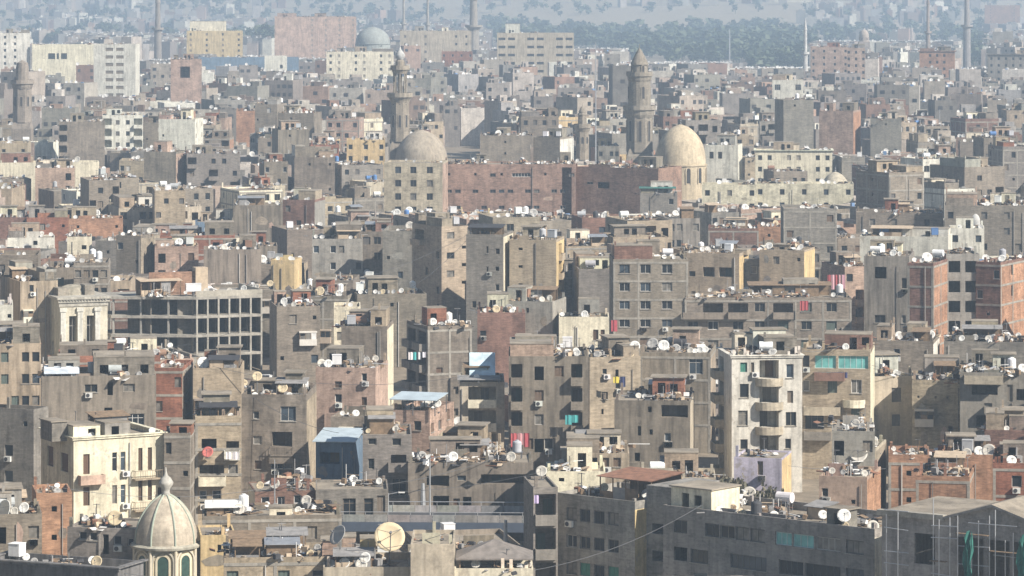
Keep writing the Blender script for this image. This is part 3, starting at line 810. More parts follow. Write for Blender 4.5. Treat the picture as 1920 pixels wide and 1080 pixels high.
hero('apartment_block', 862, 946, 716, 900, 0, 'S', 'canopied balcony block', 'pale sandy block of stacked loggias under a white and blue roof sheet', ['l', 'l', 'l', 'l', 'l'], sh=2.9, D=10, par=.15, balc='C', bdep=.8, dishes=2, clutter=.5, autoroom=False)
hero('house', 640, 738, 612, 770, 12, 'H', 'plain brown brick block', 'plain brown brick block with a white wall edge, its roof lined with dishes', scol='C', D=10, par=.5, dishes=9, tanks=3, clutter=1.0)
hero('apartment_block', 762, 885, 612, 800, -40, 'H', 'green balcony corner block', 'brown brick corner block with green and white balconies in its shaded side', opx=[(818, 615, 824, 626, 'g'), (850, 615, 856, 626, 'g'), (818, 690, 830, 700, 'k')], sgrid=['ll', 'll', 'll'], D=10, sh=2.9, bdep=1.0, balc='V', par=.5, dishes=7, tanks=1, clutter=1)
hero('apartment_block', 954, 1104, 668, 905, 0, 'H', 'arched window flats', 'dark brown flats with shaded balconies at both ends and laundry hung below', ['l-o-sl', 'l-s--l', 'l-g--l', 'lsog-l', 'l-s-gl'], sh=2.95, D=12, par=.5, bdep=.9, dishes=10, tanks=2, ac=4, clutter=1.3, cx=[.1, .25, .38, .5, .63, .85])
hero('apartment_block', 1106, 1204, 668, 860, 3, 'T', 'sunlit tan wall block', 'sunlit tan block with scattered small openings and a bright drainpipe edge', opx=[(1154, 692, 1160, 708, 'o'), (1154, 712, 1163, 728, 'g'), (1130, 690, 1138, 700, 'g'), (1128, 733, 1140, 747, 's'), (1128, 801, 1152, 808, 'o'), (1128, 765, 1132, 775, 'h')], D=11, yaw=.25, par=.5, dishes=8, clutter=1.1)
hero('apartment_block', 1200, 1342, 662, 850, 10, 'G', 'grey and tan stepped block', 'grey block with a rusty shutter beside a tan wing, left of the white balcony flats', opx=[(1208, 716, 1236, 738, 'k'), (1242, 718, 1250, 732, 'o'), (1292, 672, 1318, 702, 'g')], scol='T', D=11, par=.5, dishes=10, tanks=1, clutter=1.2)
hero('apartment_block', 1152, 1302, 752, 938, 8, 'H', 'brown block with dark roof bay', 'bare dark brown block with one wide dark top bay and a small white window', opx=[(1240, 760, 1290, 783, 'l'), (1246, 812, 1258, 828, 'w'), (1215, 763, 1222, 774, 'h'), (1218, 806, 1224, 816, 'h'), (1196, 800, 1202, 818, 'o'), (1190, 850, 1200, 866, 'o')], scol='S', D=11, par=.3, dishes=4, clutter=.8, frame=False)
hero('apartment_block', 1346, 1504, 668, 925, -26, 'W', 'white balcony flats', 'cream white flats with rounded stacked balconies and a shaded left flank', opx=[(1424, 676, 1460, 711, 'l'), (1424, 724, 1460, 757, 'l'), (1424, 769, 1460, 803, 'l'), (1424, 815, 1460, 850, 'l'), (1388, 680, 1401, 698, 'n'), (1387, 720, 1404, 746, 'g'), (1384, 770, 1402, 798, 'g'), (1388, 824, 1402, 843, 'g'), (1474, 684, 1488, 710, 'w'), (1476, 734, 1487, 757, 's'), (1473, 774, 1493, 800, 'g'), (1472, 824, 1483, 843, 'g'), (1408, 680, 1414, 698, 's')],
     bpx=[(1416, 711, 1468, 724, 'curved', 1.2, 'S'), (1416, 757, 1468, 769, 'curved', 1.2, 'S'), (1416, 803, 1468, 815, 'curved', 1.2, 'S'), (1416, 850, 1468, 862, 'curved', 1.2, 'S')], sgrid=['l-', 'l-', 'l-', 'l-'], sh=2.95, D=10, mat=M_PL, par=.35, bstyle='solid', bdep=1.1, balc='S', cornice=.25, dishes=8, tanks=2, clutter=1.8)
hero('apartment_block', 1504, 1640, 656, 900, 8, 'T', 'turquoise glazed flats', 'tan flats with turquoise top floor glazing and pale rounded balconies', opx=[(1528, 668, 1568, 692, 't'), (1572, 668, 1628, 692, 't'), (1505, 668, 1518, 690, 'g'), (1506, 715, 1518, 735, 'w'), (1552, 715, 1570, 738, 's'), (1596, 712, 1616, 738, 'w'), (1510, 776, 1545, 806, 'g'), (1552, 785, 1562, 800, 'w'), (1596, 758, 1612, 785, 's')], bpx=[(1528, 697, 1585, 712, 'solid', 1.0, 'M'), (1580, 748, 1622, 764, 'curved', 1.2, 'C'), (1508, 762, 1576, 777, 'solid', 1.0, 'S'), (1508, 808, 1560, 824, 'solid', .9, 'V')], scol='C', D=10, par=.5, dishes=7, tanks=1, ac=3, clutter=1.3, rt=[(1545, 628, 1632, 1.5, 4, 'M')])
hero('house', 1600, 1662, 842, 985, 20, 'S', 'sandy wall with dish', 'narrow grey and sandy block carrying a big pale dish on its front', opx=[(1606, 808, 1612, 822, 'o')], scol='t', D=9, par=.3, dishes=2, clutter=1)
hero('apartment_block', 1560, 1640, 808, 985, 0, 'K', 'grey balcony wall', 'grey concrete back wall block with narrow openings, below the turquoise glazed flats', ['o-s', '-h-', 's-o'], D=9, par=.3, dishes=4, clutter=1.5)
hero('house', 1642, 1762, 640, 790, 12, 'G', 'grey block with pale edge', 'grey block with a pale blue and white end wall, before the brick twin towers', opx=[(1676, 655, 1688, 670, 'w')], scol='W', D=10, par=.4, dishes=6, clutter=1.2)
hero('apartment_block', 1640, 1712, 706, 880, 0, 'S', 'narrow pale bay flats', 'narrow pale flats with one dark tall window and deep blue shaded recess', opx=[(1672, 728, 1690, 755, 's'), (1644, 708, 1664, 752, 'l'), (1672, 778, 1688, 800, 's')], D=9, yaw=.3, par=.3, dishes=3, clutter=.9)
hero('apartment_block', 1710, 1838, 712, 890, 0, 'T', 'blank tan wall block', 'large blank tan brick wall with patched repairs and three tiny holes', opx=[(1720, 742, 1724, 746, 'h'), (1752, 742, 1756, 746, 'h'), (1774, 742, 1778, 746, 'h'), (1778, 798, 1786, 822, 'o')], D=11, mat=M_BR, par=.3, dishes=5, clutter=1.1)
hero('apartment_block', 1800, 1945, 698, 905, 0, 'V', 'grey balcony mansion', 'ash-grey flats with broad balconies and a turquoise glazed bay at the right edge', opx=[(1822, 722, 1870, 740, 'l'), (1888, 720, 1898, 752, 's'), (1906, 670, 1935, 692, 't'), (1888, 775, 1900, 795, 's'), (1845, 755, 1860, 775, 'g'), (1905, 728, 1925, 750, 'l'), (1830, 778, 1850, 800, 'l'), (1910, 780, 1925, 800, 'g')], bpx=[(1808, 702, 1880, 716, 'solid', 1.3, 'S'), (1846, 758, 1882, 774, 'solid', 1.0, 'V'), (1896, 752, 1940, 768, 'solid', 1.1, 'V')], D=11, par=.5, dishes=8, tanks=2, clutter=1.5, mat=M_PL)
# low brick houses bottom right
hero('house', 1666, 1742, 852, 985, 0, 'O', 'orange brick house', 'orange brick house with a row of small pale piers on its roof', ['-h-'], D=8, par=.9, frame=2.9, dishes=4, clutter=1.6)
hero('house', 1764, 1872, 852, 975, -6, 'O', 'brick house in wedge shade', 'orange brick house half covered by a wedge of shade, behind the roofless brick shell', ['h--'], D=9, par=.7, dishes=4, clutter=1.8, tanks=1)
hero('house', 1718, 1826, 894, 1030, 8, 'O', 'roofless brick shell', 'low orange brick shell with two black square openings above the pediment building', opx=[(1733, 899, 1752, 913, 'o'), (1780, 900, 1800, 915, 'o')], D=8, par=.5, frame=2.9, dishes=2, clutter=1.5, autoroom=False)
hero('house', 1862, 1950, 868, 1010, 0, 'R', 'red corner house', 'red brick house with a white topped wall at the right edge', ['-g-'], D=9, par=.6, dishes=4, clutter=1.4, frame=2.9)
hero('house', 1846, 1935, 806, 935, 0, 'M', 'maroon brick house', 'low maroon brick house under the broad grey balconies', ['-g-'], D=8, par=.5, dishes=3, clutter=1.2)
hero('house', 1536, 1652, 895, 1050, 26, 'P', 'pink and grey wall house', 'low house with a pale rendered wall fading to bare orange brick', opx=[(1541, 918, 1553, 934, 'g'), (1510, 900, 1530, 925, 'k'), (1596, 938, 1604, 946, 'o')], scol='O', D=9, par=.3, dishes=3, clutter=.8, mat=wall_material('part_plaster', course=.1, patch=0.0, streak=.25), autoroom=False)
hero('house', 1376, 1484, 860, 1010, 18, 'L', 'lilac house', 'small lilac painted house with a single narrow door behind the thicket', opx=[(1420, 866, 1431, 892, 's')], scol='Y', D=7, par=.2, dishes=1, clutter=.4, autoroom=False)
hero('house', 1024, 1135, 884, 1040, 0, 'C', 'long cream parapet', 'long low cream house with one tiny window behind the dark office penthouse', opx=[(1048, 896, 1058, 903, 'o')], D=8, par=.3, dishes=2, clutter=.8)
hero('house', 1060, 1180, 850, 1000, 0, 'T', 'orange trimmed lodge', 'tan roof lodge with an orange trimmed bay below the arched window flats', opx=[(1078, 855, 1092, 872, 'k'), (1098, 858, 1120, 872, 'o'), (1130, 858, 1142, 875, 's'), (1150, 858, 1164, 875, 's')], D=8, par=.3, dishes=4, clutter=1.2, tanks=1)
hero('house', 1200, 1342, 895, 1020, 0, 'S', 'sandy roof houses', 'sandy low houses with white dishes just behind the long grey office', opx=[(1280, 912, 1292, 945, 'o')], D=8, par=.4, dishes=4, clutter=1.3, tanks=1)

# middle distance
hero('apartment_block', 0, 108, 528, 700, -38, 'T', 'tan block with blue shade', 'tan block with a long shaded left flank at the left edge', opx=[(55, 535, 63, 548, 'g')], scol=None, D=14, dishes=8, clutter=1)
hero('house', -30, 24, 572, 720, 0, 'W', 'pale grey wall', 'pale grey plain wall block at the left edge below the tan block', D=9, dishes=2, clutter=.6)
hero('apartment_block', 505, 600, 575, 735, -14, 'G', 'grey wall pair', 'grey-brown windowless block right of the concrete frame, with a sunlit end', D=11, dishes=5, clutter=1)
hero('apartment_block', 560, 670, 555, 690, 18, 'G', 'brown box with cream strip', 'grey-brown box with a cream strip, left of the dish-lined brick block', scol='C', D=10, dishes=6, tanks=1, clutter=1)
hero('house', 626, 676, 575, 715, 0, 'C', 'cream stair house', 'small cream block with stepped floors beside the plain brown brick block', ['-g', 'g-'], D=8, sh=2.8, dishes=2, clutter=.4)
hero('house', 670, 800, 552, 690, 0, 'H', 'brown wall in front of tower', 'long brown wall block with a triangular shade, left of the tall slab group', D=10, dishes=10, tanks=2, clutter=1, yaw=.1)
hero('apartment_block', 772, 878, 425, 640, -56, 'T', 'tan tower with blue flank', 'tall tan tower with a deep blue shaded flank and a column of square windows', opx=[(838, 436, 852, 448, 'g'), (838, 474, 852, 486, 'g'), (838, 508, 852, 520, 'g'), (862, 426, 872, 434, 'g'), (866, 462, 874, 468, 'h'), (866, 495, 874, 501, 'h'), (866, 528, 874, 534, 'h')], sgrid=['l-', '---g', '-g-', '---g', '-g-g'], D=11, par=.5, dishes=5, tanks=1, clutter=.9)
hero('apartment_block', 874, 962, 440, 690, 18, 'V', 'grey half of slab group', 'tall grey slab with a recessed dark strip and a brown roof shelter', opx=[(912, 462, 916, 475, 'g'), (929, 466, 937, 477, 'g'), (912, 500, 916, 510, 'g'), (929, 500, 936, 508, 'h'), (929, 533, 936, 545, 'g'), (885, 565, 893, 578, 'g')], scol='C', D=10, par=.4, dishes=3, clutter=.4, autoroom=False, sheds=[(.4, .3, 5.2, 3, 1.5, M_DARK)])  # cream flank colour paints the sunlit strip
hero('apartment_block', 955, 1058, 450, 690, 15, 'T', 'plain half of slab group', 'tall plain tan slab with a cream lit edge and yellow end balconies', opx=[(972, 465, 980, 470, 'h'), (972, 498, 980, 503, 'h'), (972, 532, 980, 537, 'h')], scol='Y', sgrid=['l', 'l', 'l', 'l', 'l', 'l'], D=9, sh=3.0, par=.4, bdep=.6, dishes=5, tanks=2, clutter=.7)
hero('house', 925, 1062, 566, 740, 26, 'K', 'grey house before slab', 'grey concrete house with white sheds on its roof, at the foot of the tall slabs', opx=[(986, 578, 992, 588, 'g')], D=9, par=.4, dishes=5, clutter=1.2, tanks=1)
hero('house', 895, 985, 586, 745, 0, 'M', 'maroon wall house', 'maroon brick house with a dark top bay, before the tall slabs', opx=[(932, 570, 975, 586, 'l'), (900, 620, 912, 630, 'g'), (985, 628, 1003, 640, 'o')], D=9, dishes=6, clutter=1.2)
hero('house', 1048, 1142, 594, 745, 0, 'C', 'orange striped lodge', 'small cream house with orange painted strips and white sheets, before the long grey block', opx=[(1086, 600, 1098, 640, 'w'), (1112, 618, 1122, 638, 'k'), (1126, 618, 1134, 638, 'k')], D=7, dishes=4, clutter=.8, mat=M_PL)
hero('apartment_block', 1150, 1290, 486, 720, 0, 'G', 'five-row window block', 'wide grey-brown block with five rows of square windows and a dark drainpipe', ['ggg', 'ggg', 'ggg', 'ggg', 'gsg', 'ggg', 'ggg'], cx=[.15, .43, .72], sh=2.72, ww=1.6, wh=1.35, D=12, par=.4, dishes=10, ac=3, tanks=2, clutter=1, yaw=.05)
hero('apartment_block', 1284, 1596, 558, 720, 0, 'G', 'long grey window block', 'long grey-brown block with two rows of square windows below an open top storey', ['lllglsg', 'gwggsgs', 'ggsggsg', 'gsggggg'], cx=[.05, .17, .32, .45, .59, .73, .88], sh=2.72, ww=1.6, wh=1.35, D=12, par=.4, dishes=9, tanks=2, ac=2, clutter=1.2, yaw=.05)
hero('apartment_block', 1286, 1404, 476, 655, 18, 'T', 'tan loggia block', 'tan block with two wide top loggias and a sunlit end, above the long grey block', opx=[(1318, 502, 1340, 520, 'l'), (1348, 502, 1374, 520, 'l'), (1292, 510, 1304, 520, 'g')], scol='Y', D=9, dishes=5, tanks=1, clutter=.9, rt=[(1330, 470, 1392, 4, 4, 'T')])
hero('apartment_block', 1424, 1528, 470, 655, 20, 'T', 'twin strip tan box', 'plain tan box with pale vertical strips and a sunlit end', scol='Y', D=9, par=.3, dishes=5, clutter=.6, rt=[(1440, 462, 1470, 5, 3, 'T')])
hero('house', 1396, 1430, 485, 650, 0, 'D', 'shaded narrow block', 'narrow dark block in blue shade between the two tan boxes', ['g', 'g'], D=8, dishes=1, clutter=.3)
hero('apartment_block', 1540, 1640, 500, 640, -44, 'P', 'shaded brick pair', 'low pinkish block with a deep shaded flank and red cloths hanging', ['g-o', '-l-'], D=12, dishes=6, clutter=1.2, tanks=1)
hero('apartment_block', 1620, 1704, 480, 712, 0, 'V', 'crossed shadow block', 'grey block whose wall is crossed by the slanting shade of the brick towers', opx=[(1640, 500, 1662, 522, 'o'), (1690, 520, 1700, 540, 'g'), (1640, 590, 1660, 605, 'g'), (1690, 590, 1698, 605, 'g')], D=12, yaw=-.08, par=.4, dishes=6, tanks=2, clutter=1)
# twin brick towers
hero('apartment_block', 1702, 1778, 494, 754, 28, 'M', 'left brick tower', 'tall red brick tower with concrete bands and a sunlit pink flank, left of a pair', scol='O', D=10, par=.4, frame=2.9, dishes=3, clutter=.9, tanks=1)  # flank brick coloured paler than the front to paint the sunlight
hero('apartment_block', 1774, 1836, 476, 741, 0, 'K', 'open bay core', 'grey concrete stair core with black square openings between two brick towers', ['oo', 'oo', 'oo', 'oo', 'oo', 'oo'], sh=2.95, D=9, ww=1.7, par=.3, dishes=2, clutter=.6, frame=False, autoroom=False, yaw=.12, mat=M_CO)
hero('apartment_block', 1830, 1922, 492, 744, 46, 'M', 'right brick tower', 'tall red brick tower with a broad sunlit orange flank, right of a pair', scol='O', spx=[(1896, 500, 1900, 520, 'o'), (1896, 540, 1900, 560, 'o')], D=11, par=.4, frame=2.9, dishes=3, clutter=.9, tanks=1)  # orange flank lightened to look sunlit beside the maroon front
hero('house', 1770, 1935, 640, 780, 0, 'V', 'rubbled grey roof', 'low grey house with a white edged roof full of scrap, before the brick towers', D=10, par=.3, dishes=6, clutter=2.4)
hero('apartment_block', 1612, 1776, 442, 600, 0, 'W', 'white stepped house', 'bright white stepped house with white tanks on the roof', opx=[(1634, 462, 1640, 480, 'g'), (1660, 470, 1670, 480, 'g')], D=10, par=.5, dishes=4, tanks=5, clutter=.3, rt=[(1688, 428, 1774, 3, 5, 'W')], yaw=-.1)
hero('house', 1780, 1845, 428, 590, 0, 'W', 'white domed house', 'pale house with a small onion topped roof turret', ['g-g', '-g-'], D=9, dishes=4, clutter=.4)
hero('apartment_block', 1772, 1960, 385, 560, 0, 'G', 'broad grey back block', 'broad grey-brown block above the white stepped house at the right edge', ['g--g-s--g', '-g---g---', 'g--g--s-g'], D=13, dishes=9, tanks=1, clutter=1)
hero('apartment_block', 1605, 1768, 398, 555, 0, 'H', 'dark long wall block', 'long dark brown wall block behind the white stepped house', ['-g-g--g-', '--------', '-s--g---'], D=12, dishes=8, clutter=1)
hero('house', 1328, 1422, 428, 545, 0, 'M', 'maroon long house', 'maroon brick house with a paler red wing in front of the brown roofs', D=10, dishes=8, clutter=1, frame=3)
hero('house', 1420, 1464, 425, 545, 0, 'O', 'orange brick wing', 'small orange brick wing right of the maroon long house', D=8, dishes=4, clutter=.8)
hero('apartment_block', 218, 300, 442, 600, 36, 'H', 'dark topped tan block', 'brown block with a maroon top storey and a sunlit tan flank', scol='t', D=10, dishes=4, clutter=.8)
hero('house', 290, 372, 462, 600, 0, 'P', 'peach roof house', 'peach coloured house with white roof boxes, above the concrete frame', ['o-k'], D=9, dishes=7, tanks=2, clutter=1.2)
hero('house', 300, 440, 442, 575, 0, 'R', 'red roof storey house', 'red brick roof storey with dark openings and pale piers, behind the peach house', ['-og-o-'], D=9, dishes=8, clutter=1.2, frame=3)
hero('house', 382, 490, 468, 610, 0, 'G', 'grey dish roof block', 'grey block with a crowded dish roof behind the concrete frame', D=9, dishes=10, clutter=1.3, tanks=1)
hero('house', 508, 566, 488, 620, 14, 'Y', 'ochre tank house', 'small ochre house below a grey windowed block, right of the concrete frame', D=7, dishes=5, clutter=.6)
hero('apartment_block', 585, 680, 448, 600, 0, 'K', 'long grey dish-edge block', 'grey concrete block with small pale framed windows and a bright row of dishes', ['w-wg--', '--w--g'], ww=1.0, D=12, dishes=9, clutter=.8)
hero('house', 14, 102, 446, 560, 0, 'W', 'long white wall', 'long low white wall house with one black square opening, far left', opx=[(62, 452, 70, 460, 'o')], D=8, par=.3, dishes=3, clutter=.4)
hero('house', 126, 172, 444, 575, 0, 'C', 'cream cube', 'small cream cube house with a single black window', opx=[(153, 460, 162, 468, 'o')], D=8, par=.3, dishes=3, clutter=.4)
hero('house', 50, 128, 408, 540, 0, 'R', 'red brick pair', 'red brick house with an orange lit wing, behind the white wall', ['-'], D=9, dishes=5, clutter=.9)
hero('house', -10, 52, 408, 540, 0, 'M', 'maroon edge house', 'maroon brick house at the left edge beside the red brick pair', D=9, dishes=4, clutter=.9)
hero('house', 110, 230, 410, 520, 0, 'O', 'orange terrace', 'orange brick terrace with a pink tiled awning', ['-h--h'], D=9, dishes=6, clutter=1)
hero('house', 366, 440, 416, 520, 0, 'B', 'turquoise roof kiosk', 'bright blue painted roof house with white arched bays', ['ww-ww'], D=8, par=.3, dishes=4, clutter=.3, mat=M_PL)
hero('house', 400, 520, 462, 560, 0, 'G', 'grey roof row', 'low grey row of roof rooms right of the turquoise roof kiosk', ['--g--'], D=10, dishes=9, clutter=1)
hero('apartment_block', 438, 530, 385, 520, 0, 'H', 'brown plain block', 'plain brown block above the grey roof row', D=10, dishes=8, clutter=.8)
hero('apartment_block', 530, 610, 375, 510, 20, 'M', 'maroon windowed block', 'maroon brick block with a grey window strip and sunlit end', ['g--', '-g-', 'g--'], scol='K', D=10, dishes=6, clutter=.8)

# round the mosque
hero('apartment_block', 720, 840, 305, 470, 10, 'S', 'ochre window block', 'tall ochre block with three columns of black square windows, below the smaller dome', ['-ggg', '-ggg', '-ggg', '-ggg', '-ggg', '-ggg'], cx=[.05, .24, .5, .78], sh=3.0, ww=1.4, wh=1.5, scol='P', D=12, par=.4, dishes=2, clutter=.2, mat=M_ST, autoroom=False)
hero('apartment_block', 834, 1080, 308, 462, 0, (.37, .245, .19), 'long red school block', 'long red brick block with rows of dark slot windows, right of the ochre window block', ['h--h-gh--h-h--g', 'gg-g-ggg-gg-gg-', '-g--g-g--gg--g-', 'g-g--g-g-g--g-g'], opx=[(872, 309, 886, 332, 'o'), (1054, 314, 1072, 440, 'l'), (960, 325, 995, 332, 'w')], sh=3.7, ww=1.3, wh=.8, sill=1.2, D=14, par=.4, dishes=5, clutter=1.0, mat=M_BR, upper=False)
hero('apartment_block', 1078, 1232, 312, 460, 0, (.36, .23, .17), 'shaded red wing', 'shaded red brick wing with a dark blue opening, left of the big dome', opx=[(1100, 340, 1112, 345, 'g'), (1120, 340, 1142, 352, 'o')], D=13, yaw=-.45, par=.4, dishes=3, clutter=.7, mat=M_BR)
hero('house', 1200, 1270, 362, 480, 0, 'V', 'green scaffold house', 'small grey house wrapped in a green netted top, before the big dome', ['--g'], D=8, dishes=3, clutter=.8)
hero('house', 1316, 1420, 346, 470, 0, 'C', 'cream mosque annexe', 'long cream mosque annexe wall right of the big dome', ['g-g-g'], D=9, dishes=1, clutter=.2, autoroom=False, mat=M_ST)
hero('house', 1415, 1600, 344, 470, 0, 'C', 'long cream arcade', 'long cream low arcade with a pale roof beside the small dome', ['g-g-g-g-g'], D=9, dishes=4, clutter=.4, autoroom=False, mat=M_ST)
hero('house', 1416, 1560, 282, 400, 0, 'C', 'sandy stepped palace', 'sandy stepped house with an overhanging roof edge above the arcade', ['gg-ss-gg'], D=10, cornice=.4, dishes=3, clutter=.5)
hero('apartment_block', 1322, 1392, 272, 400, 8, 'W', 'white flats by the dome', 'bright white flats with two windows just right of the big dome', opx=[(1330, 285, 1338, 298, 'g'), (1346, 285, 1354, 298, 'g'), (1342, 335, 1372, 344, 'o')], D=10, dishes=4, clutter=.3)
hero('apartment_block', 900, 995, 254, 400, 0, 'G', 'grey slab behind red block', 'plain grey slab standing behind the long red brick block', ['--h--'], D=10, dishes=6, clutter=.6)
hero('apartment_block', 1000, 1076, 258, 400, 26, 'G', 'white ended grey house', 'grey house with a bright white end wall and white tanks behind the red block', scol='W', D=10, dishes=4, tanks=3, clutter=.4)
hero('house', 650, 722, 262, 400, 0, 'Y', 'ochre court house', 'ochre house beside the smaller dome and its minaret', ['g-g-g'], D=10, dishes=5, clutter=.6)
hero('apartment_block', 1536, 1614, 208, 360, 14, 'P', 'pink brick slab', 'plain pinkish brick slab with sunlit edge, tallest right of the big dome', D=11, dishes=3, clutter=.5, scol='O')
hero('apartment_block', 1632, 1690, 222, 360, 0, 'V', 'grey cube tower', 'plain grey cube with a tiny window right of the pink brick slab', ['-h-', '---', '---'], D=10, dishes=3, clutter=.4)
hero('apartment_block', 192, 268, 216, 360, 0, 'W', 'white balcony house', 'bright white flats with dark loggias at upper left', ['lsgl', 'lsgl', 'lsgl'], D=10, sh=3.2, dishes=3, clutter=.4)
hero('apartment_block', 110, 196, 228, 372, 0, 'G', 'grey slab beside white flats', 'grey slab with balconies on its left edge, left of the white flats', ['l----'], D=10, dishes=5, clutter=.6)
hero('apartment_block', 270, 352, 285, 430, 22, 'G', 'plain grey cube', 'plain grey block with a pinkish sunlit end in the upper left', scol='P', D=10, dishes=6, clutter=.6)
hero('apartment_block', 350, 450, 288, 430, 0, 'V', 'grey open floor block', 'grey block with open floors and barred windows right of the plain grey block', ['l-gg-', 's-l-g', '-g--l'], D=10, dishes=6, clutter=.9)
hero('apartment_block', 552, 628, 295, 440, 0, 'H', 'red capped grey tower', 'grey-brown block with a red top band left of the ochre window block', ['-h-h', '----', 'h--h'], D=11, dishes=4, clutter=.7)
hero('house', 66, 140, 315, 440, 0, 'P', 'salmon wall house', 'salmon pink walled house at left below the white flats', ['--o'], D=9, dishes=6, clutter=.8)
hero('house', 0, 185, 305, 430, 0, 'C', 'cream edged terrace', 'long low terrace with a cream roof edge behind the salmon wall house', D=9, dishes=6, clutter=.8)
# far landmarks
hero('school', 176, 262, 83, 240, 8, 'W', 'white school', 'large white school block with rows of faint windows at the upper left', ['-ss-', '-ss-', '-ss-', '-ss-', '-ss-'], sh=3.1, ww=3.2, D=14, par=.6, clutter=.2, dishes=0, autoroom=False)
hero('school', 60, 178, 84, 210, 0, 'C', 'cream school', 'long cream school wing with three dark windows beside the white school', opx=[(90, 100, 103, 111, 'g'), (106, 100, 110, 111, 'g'), (114, 100, 125, 111, 'g')], D=14, clutter=.2, dishes=0, autoroom=False)
hero('apartment_block', 350, 455, 58, 165, 0, 'Y', 'sandy terrace flats', 'pale sandy flats with a stepped top among the far trees', ['g-s-g-s', 's-g-s-g'], D=12, clutter=.4, dishes=0, rt=[(356, 40, 424, 3, 8, 'C')])
hero('apartment_block', 515, 668, 32, 150, 0, (.62, .43, .33), 'pink palace block', 'large salmon pink block standing above the far trees', grid=['-----s-s-s-s', '-----s-s-s-s', '-----s-s-s-s'], D=34, clutter=.3, dishes=0, rt=[(520, 25, 556, 3, 8, 'P'), (590, 25, 612, 6, 6, 'P')], mat=M_ST)
hero('apartment_block', 612, 738, 97, 215, 0, 'C', 'cream flats row', 'pale cream flats in the distance left of the tall minaret', ['gs-gs-gs', 'gs-gs-gs', 'gs-gs-gs'], D=12, clutter=.4, dishes=4)
hero('school', 932, 1076, 62, 190, 0, 'S', 'far long school', 'long pale school with ribbon windows and a square roof tower', ['gg-gg-gg', 'gg-gg-gg', 'gg-gg-gg'], sh=4.0, ww=5, D=14, clutter=.2, dishes=0, rt=[(948, 45, 975, 2, 8, 'W')])
hero('school', 750, 884, 58, 178, 0, 'S', 'left long school', 'long low pale school left of the far school with the roof tower', ['s-s--gg', 's-s--gg', 's-s--gg'], D=14, sh=4, clutter=.3, dishes=0)
hero('shop', 828, 886, 97, 190, 0, 'R', 'red signed hall', 'low hall with a red painted front band below the far schools', ['w-w-w-w'], D=12, clutter=.2, dishes=0, autoroom=False)
hero('depot', 372, 560, 108, 190, 0, 'B', 'teal roofed depot', 'long teal roofed depot in front of the far trees', ['-'], D=14, clutter=.1, dishes=0, autoroom=False, mat=M_PL)
hero('house', 496, 538, 105, 195, 0, 'W', 'white cube by depot', 'small white cube beside the teal roofed depot', ['--', '-o'], D=10, clutter=.1, dishes=0, autoroom=False)
hero('apartment_block', 320, 378, 112, 270, 0, 'P', 'ruined pink tower', 'pinkish tower with a gaping dark hole in its upper wall', opx=[(338, 125, 356, 146, 'o')], D=14, clutter=.5, dishes=0)
hero('apartment_block', 1448, 1506, 150, 290, 0, 'W', 'white square house', 'bright white house with black square windows in the upper right', ['g-g', '---', 'g-g'], D=11, sh=4, ww=2, wh=2, clutter=.2, dishes=1)
hero('apartment_block', 1588, 1622, 90, 215, 0, 'P', 'peach slab', 'narrow peach coloured flats with rows of small windows, far right', ['g-g-g', 'g-g-g', 'g-g-g', 'g-g-g'], D=12, clutter=.2, dishes=0)
hero('apartment_block', 1520, 1590, 88, 210, 0, 'P', 'dusky pink flats', 'long dusky pink flats left of the peach coloured flats', ['g-g-g-g', 'g-g-g-g'], D=12, clutter=.3, dishes=0)
hero('apartment_block', 1724, 1790, 96, 215, 0, 'O', 'salmon house', 'salmon coloured house with dark windows and an overhanging roof at far right', ['-ggg-', '-ggg-'], D=12, cornice=.5, clutter=.2, dishes=0)
hero('school', 1852, 1960, 102, 215, 0, 'V', 'grey ribbed school', 'grey long school with one row of small windows at the upper right edge', ['gggggggg', 'gggggggg'], D=13, cornice=.6, clutter=.2, dishes=0)
hero('apartment_block', 0, 56, 62, 210, 0, 'W', 'white edge flats', 'white flats with black windows at the upper left edge', ['gg-', 'gg-', 'gg-'], D=12, clutter=.4, dishes=0)
hero('apartment_block', 1846, 1912, 10, 66, 0, 'O', 'red gabled villa', 'distant reddish villa with a red roof at the top right', ['g-g', 'g-g'], D=20, clutter=.1, dishes=0)
hero('apartment_block', 1452, 1520, 0, 50, 0, 'C', 'faint pale hall', 'faint pale hall in the haze at the top of the view', ['g-g'], D=20, clutter=.1, dishes=0)
